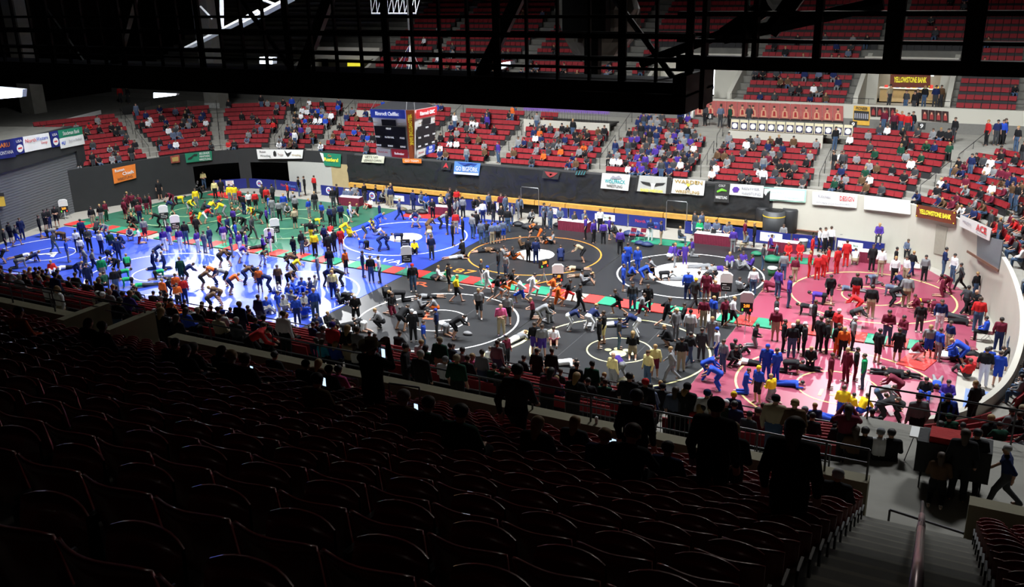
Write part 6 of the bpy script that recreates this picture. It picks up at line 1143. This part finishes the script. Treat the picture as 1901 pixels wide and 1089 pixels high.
for rec in SEATED.replace('\n', ';').split(';'):
    q = rec.split(',')
    if len(q) < 7: continue
    Z, px, py, pose = q[0], float(q[1]), float(q[2]), q[3]; sc = float(q[6]); hh = POSE[pose][2][2]*sc; hf = POSE[pose][2][1]*sc; hat = q[7] if len(q) > 7 else ''; d = ray(px, py); sit = pose in ('sc', 'sl')
    if Z == 'U':
        best = None; kf = int(q[8]) if len(q) > 8 else None; hh = 1.12 if sit else hh
        for k in (range(2, 17) if kf is None else (kf,)):
            Yf = row_y(k)+(.22 if sit else .33); p = EYE+d*((Yf+hf)/d[1]); e_ = abs(p[2]-hh-row_z(k))
            if best is None or e_ < best[0]: best = (e_, k, Yf, p[0])
        k, Yf = best[1], best[2]; X = best[3]; P = np.array([X, Yf, row_z(k)-(.06 if sit else 0)]); P[2] = row_z(k); p = EYE+d*((Yf+hf)/d[1]); sc = min(1.15, max(.88, (p[2]-row_z(k))/POSE[pose][2][2]))
        if px < 1000 and 0: pass
        rz = 0.; place = 'in the dark near seats'
    elif Z == 'W':
        p = EYE+d*((5.96+hh-CZ)/d[2]); Yf = min(max(p[1]-hf, 19.1), 20.9 if px < 1600 else 24.5); p = EYE+d*((Yf+hf)/d[1]); P = np.array([p[0], Yf, 5.96]); rz = 0.; place = 'on the near walkway'
        if px == 1877: rz = math.pi/2
        if px == 108: rz = 2.8
        if px in (487, 752): rz = -1.1
    else:
        best = None
        for Y in np.arange(20, 33, .05):
            p = EYE+d*(Y/d[1]); off = np.min(np.hypot(PLAN[:, 0]-p[0], PLAN[:, 1]-p[1])); kk = max(0, (off-.78)/.8); e_ = abs(p[2]-hh-(3.05+.3*kk))
            if best is None or e_ < best[0]: best = (e_, p, off)
        p, off = best[1], best[2]; i = np.argmin(np.hypot(PLAN[:, 0]-p[0], PLAN[:, 1]-p[1])); n = NRM[i]; k = max(0, min(8, round((off-.78)/.8))); o2 = .8*k+(.83 if sit else .7)
        q2 = PLAN[i]+n*(o2+hf); t = p[:2]-PLAN[i]; t -= n*(t@n); q2 = PLAN[i]+n*o2+t; P = np.array([q2[0], q2[1], ztread(k)]); rz = math.atan2(n[0], -n[1]); place = 'in the near lower seats'
        if px in (22, 24, 43): pass
    recs.append(dict(P=P, rz=rz, pose=pose, top=q[4], bot=q[5], short=False, sc=sc, hat=hat, place=place, px=px, z=Z))
for r in recs: r['D'] = float(np.linalg.norm(r['P']-EYE))
recs.sort(key=lambda r: r['D'])
INDIV = 322
PW = dict(st='standing', sx='arms folded', wk='walking', rn='running', bd='bending', sq='squatting', kn='kneeling', ha='crawling', sg='sitting', ly='lying', sc='seated', ln='stretching', ph='photographing', le='leaning', sl='hunched')
def cw(c): return {'b': 'blue', 'j': 'jeans'}.get(c, CN_[c][0])
def describe(r):
    t = ('bare-chested' if r['top'] == 's' else 'in %s top' % cw(r['top']))
    if r['z'] in 'LU' and r['pose'] in ('sc', 'sl'): b = ''
    elif r['bot'] == 'j': b = ', jeans'
    else: b = ', %s %s' % (cw(r['bot']), 'shorts' if r['short'] else 'trousers')
    h = ' with %s cap' % cw(r['hat']).split()[-1] if r['hat'] in CM and r['hat'] and r['z'] != 'F' else ' with long hair' if r['hat'] == 'F' and r['z'] != 'F' else ''
    return 'person %s%s%s, %s %s' % (t, b, h, PW[r['pose']], r['place'])
byl = {}
for r in recs[:INDIV]: byl.setdefault(describe(r), []).append(r)
for lab, L in byl.items():
    L.sort(key=lambda r: r['px'])
    for i, r in enumerate(L): r['label'] = lab if len(L) == 1 else lab+(', left one' if i == 0 else ', right one') if len(L) == 2 else lab+', %dth from left'.replace('1th','1st').replace('2th','2nd').replace('3th','3rd') % (i+1) if 0 else lab+', %s from left' % ordl(i+1)
for r in recs[:INDIV]:
    res = 'hi' if r['D'] < 21 else 'n'
    o = person(r['pose'], r['P'], r['rz'], r['top'], r['bot'], r['short'], r['sc'], r['hat'], r['place'], res)
    tag(o, r['label'], 'person', {'F': 'people on the arena floor', 'U': 'spectators in the dark near stand', 'W': 'people on the near walkway', 'L': 'spectators in the near lower seats'}[r['z']]); r['o'] = o
# cowboy hat, phones and carried things
def near_rec(px, z): return min((r for r in recs[:INDIV] if r['z'] == z), key=lambda r: abs(r['px']-px))
PHL = mat('phone_screen', (.55, .75, 1), .4, emit=1.5, var=0)
def phone(P, rz, label, s=1.):
    e = empty('mobile_phone', P, rz); tag(e, label, 'phone', 'glowing phones in the dark stand'); MB().box((-.04*s, -.004, -.075*s), (.04*s, .006, .075*s)).build('case', M_BLACKP, e); MB().box((-.034*s, -.008, -.068*s), (.034*s, -.005, .068*s)).build('screen', PHL, e)
r = near_rec(690, 'U'); R_ = r['P']; hx = POSE['ph'][2][2]; q = MB(); n = 20
V_ = [(rr*math.cos(2*math.pi*i/n), rr*1.12*math.sin(2*math.pi*i/n), z+(.05*math.cos(4*math.pi*i/n) if rr > .12 else 0)) for rr, z in ((.20, .0), (.10, -.01), (.095, .09), (.06, .115), (.005, .105)) for i in range(n)]
q.add(V_, [(j*n+i, j*n+(i+1) % n, (j+1)*n+(i+1) % n, (j+1)*n+i) for j in range(4) for i in range(n)]); o = q.build('cowboy_hat', mat('tan_felt', (.22, .17, .09), .9), r['o'], True); o.location = (0, .05, hx+.06)
P = atY(712, 655, R_[1]+.40); phone(P, -.1, 'glowing phone held up by the man in the cowboy hat', 1.25)
for px, py, zr, dy, lab in ((602, 708, 589, .3, 'glowing phone in front of the brown-haired seated spectator'), (773, 757, 750, .35, 'glowing phone held by the grey-haired seated spectator'), (1138, 826, 1123, .3, 'glowing tablet held by a seated spectator in the dark'), (468, 686, 455, .3, 'glowing phone between the seated spectators on the left'), (807, 676, 799, .4, 'glowing phone behind the woman in dark green')):
    r = min((r for r in recs[:INDIV]), key=lambda r: abs(r['px']-zr)+(0 if r['D'] < 34 else 99)); phone(atY(px, py, r['P'][1]+dy), -.1, lab, 1.0 if 'tablet' not in lab else 1.5)
P = atY(996, 798, 17.9); 
o = MB().tube([(0, 0, 0), (0, 0, .14)], [.03, .042], 14).build('drink_cup', mat('frosted_cup', (.5, .42, .42), .4), None, True, (atY(1107, 808, 18.5)[0], 18.5, Z2)); tag(o, 'iced drink cup with clear lid standing on the near parapet', 'cup'); MB().tube([(0, 0, .14), (0, 0, .17), (0, 0, .185)], [.044, .04, .02], 14).build('lid', M_WHITE, o, True)
q = MB(); N = 10; V_ = []
for j in range(7):
    for i in range(N): t = 2*math.pi*i/N; V_.append((.42*(j/3-1), .16*math.cos(t)*(1-.1*(j % 2)), .12+.13*math.sin(t)*(1-.1*(j % 2))))
q.add(V_, [(j*N+i, j*N+(i+1) % N, (j+1)*N+(i+1) % N, (j+1)*N+i) for j in range(6) for i in range(N)]+[tuple(range(N)), tuple(reversed(range(6*N, 7*N)))])
p = atY(1050, 845, row_y(11)+.1); o = q.build('striped_bundle', mat('striped_cloth', (.28, .28, .2), .9, var=.6, scale=14), None, True, (p[0], row_y(11)+.1, p[2]-.1)); tag(o, 'rolled striped garment lying over a dark seat', 'garment')
# the standing media table / stroller group on the right platform
e = empty('folding_table', (*gnd(1700, 850, 5.96)[:2], 5.96)); tag(e, 'folding table with a dark cloth on the wide platform at the right', 'table')
MB().box((-.2, -.3, .7), (.95, .3, .74)).build('tabletop', M_WHITE, e); MB().box((.1, -.33, .35), (.98, .33, .76)).build('cloth', M_BLACKP, e); q = MB()
for x in (-.1, .85): q.tube([(x, -.25, .7), (x-.15, -.25, 0)], .012).tube([(x, .25, .7), (x+.15, .25, 0)], .012)
q.build('leg', M_STEEL, e)
a_ = gnd(1765, 905, 5.96); e = empty('covered_cart', (a_[0], a_[1], 5.96)); tag(e, 'black covered cart with a red jacket on top on the right platform', 'cart')
MB().box((-.85, -.35, .45), (.75, .4, 1.25)).build('cover', mat('black_cover', (.012, .012, .013), .8, bump=.5), e); bagm = MB().box((-.6, -.3, 1.25), (.3, .3, 1.4)).build('red_jacket', mat('red_jacket_cloth', (.35, .012, .012), .9, bump=.6), e)
q = MB()
for x in (-.7, .6): q.tube([(x, -.3, .45), (x, -.3, 0)], .02).tube([(x, .3, .45), (x, .3, 0)], .02)
q.build('leg', M_STEEL, e)
B = quad_thing('wall_sign', [gnd(1589, 792, 3.08), gnd(1640, 790, 3.08), gnd(1641, 797, 3.08), gnd(1590, 800, 3.08)], mat('yellow_vinyl', (.7, .45, .05)), 'yellow strip with dark lettering on the near white wall top', 'sign'); btext(B, 'MARTINS', .5, .5, .6, .8, INK)
# ---- one mass: the rest of the people on the floor and everyone in the far stands
KEYS = list(CM); MI = {k: i for i, k in enumerate(KEYS)}; MATS = [CM[k] for k in KEYS]+[SK[1], HR[0], HR[1], HR[2], M_BLACKP]; iS, iH, iSh = len(KEYS), len(KEYS)+1, len(KEYS)+4
_arr = {}
def arr(pose, res):
    if (pose, res) in _arr: return _arr[(pose, res)]
    R = posemesh(pose, res); out = {}
    for k in ('body', 'shirt_long', 'shirt_short', 'trousers', 'shorts', 'shoes', 'hair'):
        me = R[k]; v = np.empty(len(me.vertices)*3); me.vertices.foreach_get('co', v); f = np.empty(len(me.loops), int); me.loops.foreach_get('vertex_index', f); out[k] = (v.reshape(-1, 3), f.reshape(-1, 4))
    _arr[(pose, res)] = out; return out
CV = []; CF = []; CI = []; cb = [0]
def crowd(pose, P, rz, top, bot, short, sc, res='lo'):
    A = arr(pose, res); c, s_ = math.cos(rz), math.sin(rz); M = np.array([[c, s_, 0], [-s_, c, 0], [0, 0, 1]])
    ls = random.random() < .6
    for key, mi in (('body', iS), ('shirt_long' if ls else 'shirt_short', MI[top]), ('shorts' if short else 'trousers', MI[bot]), ('shoes', iSh), ('hair', iH+random.choice((0, 0, 1, 1, 2)))):
        v, f = A[key]; CV.append((v*sc)@M+P); CF.append(f+cb[0]); CI.append(np.full(len(f), mi)); cb[0] += len(v)
def flush(label, cat):
    me = mk('crowd', np.concatenate(CV), np.concatenate(CF), len(MATS), np.concatenate(CI))
    for i, m in enumerate(MATS): me.materials[i] = m
    o = bpy.data.objects.new('crowd', me); COL.objects.link(o); tag(o, label, cat, None, 'stuff'); CV.clear(); CF.clear(); CI.clear(); cb[0] = 0
for r in recs[INDIV:]: crowd(r['pose'], r['P'], r['rz'], r['top'] if r['top'] != 's' else 'T', r['bot'] if r['bot'] != 's' else 'k', r['short'], r['sc'], 'mid')
# standing and seated people behind the barriers and by the wall
for px, py, pose, t, z in ((661, 372, 'sc', 'g', .0), (678, 376, 'st', 'k', 0), (727, 379, 'st', 'n', 0), (783, 386, 'sc', 'l', 0), (792, 388, 'sc', 'b', 0), (819, 390, 'sc', 'c', 0), (833, 391, 'st', 'l', 0), (889, 396, 'sc', 'k', 0), (908, 399, 'st', 'l', 0), (931, 401, 'st', 'm', 0), (939, 402, 'st', 'l', 0), (965, 406, 'st', 'l', 0), (1289, 437, 'st', 'd', 0), (1301, 438, 'st', 'l', 0), (1630, 450, 'sc', 'p', .8), (642, 376, 'sc', 'l', 0), (652, 377, 'sc', 'l', 0), (1085, 424, 'sc', 'l', 0), (1352, 446, 'sc', 'l', 0), (1010, 420, 'st', 'l', 0), (1021, 421, 'st', 'l', 0), (1040, 418, 'sc', 'l', 0), (1066, 425, 'sc', 'd', 0)):
    P = gnd(px, py, z); crowd(pose, P, turn(P, random.choice((0, 1, 7))), t, random.choice('jkd'), False, random.uniform(.95, 1.05), 'mid')
SECW = [('kkdgr', .30), ('kgdwnlk', .30), ('kgdrkkl', .35), ('wlgpgkbndkT', .78), ('wbgkTndkl', .33), ('gkwdnkT', .27), ('gkdwdnlgkTkdo', .46), ('pppgwkgpndgkdk', .84), ('gkdwgdkmgkTn', .58), ('gkEwgdkndT', .38), ('kgdwkndmT', .58), ('rdmwgdkrkk', .66), ('krgdwdk', .55)]
bounds = AS[:15]
occ = np.array([r['P'][:2] for r in recs if r['z'] == 'L'])
for (p, f, z, s, k, up) in seat_slots:
    if not up and s > arc_at(1.0, 34.5) and np.min(np.hypot(occ[:, 0]-p[0], occ[:, 1]-p[1])) < .75: continue
    if not up:
        if s > arc_at(1.0, 34.5)+.0 and s < sE: 
            if random.random() > (.27 if p[0] < -9 else .2): continue
            pal, dn = 'kngkdknkkE', 1.5
        else:
            i = sum(1 for b_ in bounds if s > b_)-1; pal, dn = SECW[max(0, min(len(SECW)-1, i))]
            if k > 7: dn *= .7
        clump = .5+.5*math.sin(p[0]*1.3+k*2.1)*math.sin(p[1]*.9+k)
        if random.random() > dn*(.55+.75*clump): continue
    else:
        X, Y = p; row = 15-k
        dn = .42 if (-19 < X < -11 and row < 5) else .22 if (-19 < X < -10 and row < 9) else .30 if (-50 < X < -31 and row < 6) else .10 if row < 8 else .015
        if X > -10: dn = .14 if row < 6 else .02
        if random.random() > dn: continue
        pal = 'kgdTwndkkl'
    pos = np.array([p[0]+f[0]*.22, p[1]+f[1]*.22, z]); t = random.choice(pal)
    if not up and random.random() < .07: crowd('st', pos+np.array([f[0]*.2, f[1]*.2, 0]), math.atan2(-f[0], f[1]), t, random.choice('jjkd'), False, random.uniform(.9, 1.02))
    else: crowd('sc' if random.random() < .8 else 'sl', pos, math.atan2(-f[0], f[1])+random.uniform(-.4, .4), t, random.choice('jjkkdg'), False, random.uniform(.85, 1.))
# people on the aisles, the far walkway and the portal stairs
for px, py, Y, t in ((1277, 219, 73.5, 'g'), (1309, 221, 73, 'd'), (1337, 228, 72.6, 'l'), (1354, 231, 72.6, 'E'), (1390, 226, 73.2, 'd'), (1320, 160, 78.5, 'n'), (1550, 262, 70, 'k'), (1548, 300, 67, 'k'), (1565, 300, 67.3, 'd'), (1830, 268, 71, 'r'), (1847, 270, 71.2, 'n'), (1858, 268, 71.4, 'b'), (1862, 262, 72, 'd'), (1770, 256, 71.5, 'k'), (1878, 325, 68.9, 'k'), (1658, 240, 73, 'm'), (1672, 236, 73.4, 'r'), (1684, 240, 72.8, 'r'), (1694, 232, 73.6, 'k'), (1663, 225, 74, 'r'), (1640, 236, 74, 'm'), (1680, 205, 75.8, 'd'), (1700, 205, 76.5, 'k'), (1715, 190, 79, 'k'), (1735, 192, 79.3, 'n'), (1745, 190, 79.6, 'T'), (1650, 192, 79, 't'), (1695, 212, 75.4, 'k'), (1568, 172, 78.5, 'k'), (245, 225, 68, 'k'), (231, 226, 68, 'r'), (408, 220, 70, 'k'), (412, 245, 69, 'd'), (545, 222, 70, 'b'), (905, 240, 69.5, 'p'), (952, 240, 71, 'o'), (957, 225, 72.5, 'o'), (925, 292, 65.5, 'p')):
    P = atY(px, py, Y); off = np.min(np.hypot(PLAN[:, 0]-P[0], PLAN[:, 1]-P[1])) if Y < 75.2 else 99
    z = 7.2 if Y >= 75.2 else min(5.96, 3.05+.3*round(max(0, (off-.8)/.8)))
    crowd('st', np.array([P[0], Y, z]), math.pi+random.uniform(-1, 1), t, random.choice('jkd'), False, 1., 'mid')
texts_to_mesh()
flush('mass of spectators in the far stands and small distant people on the mats', 'crowd')
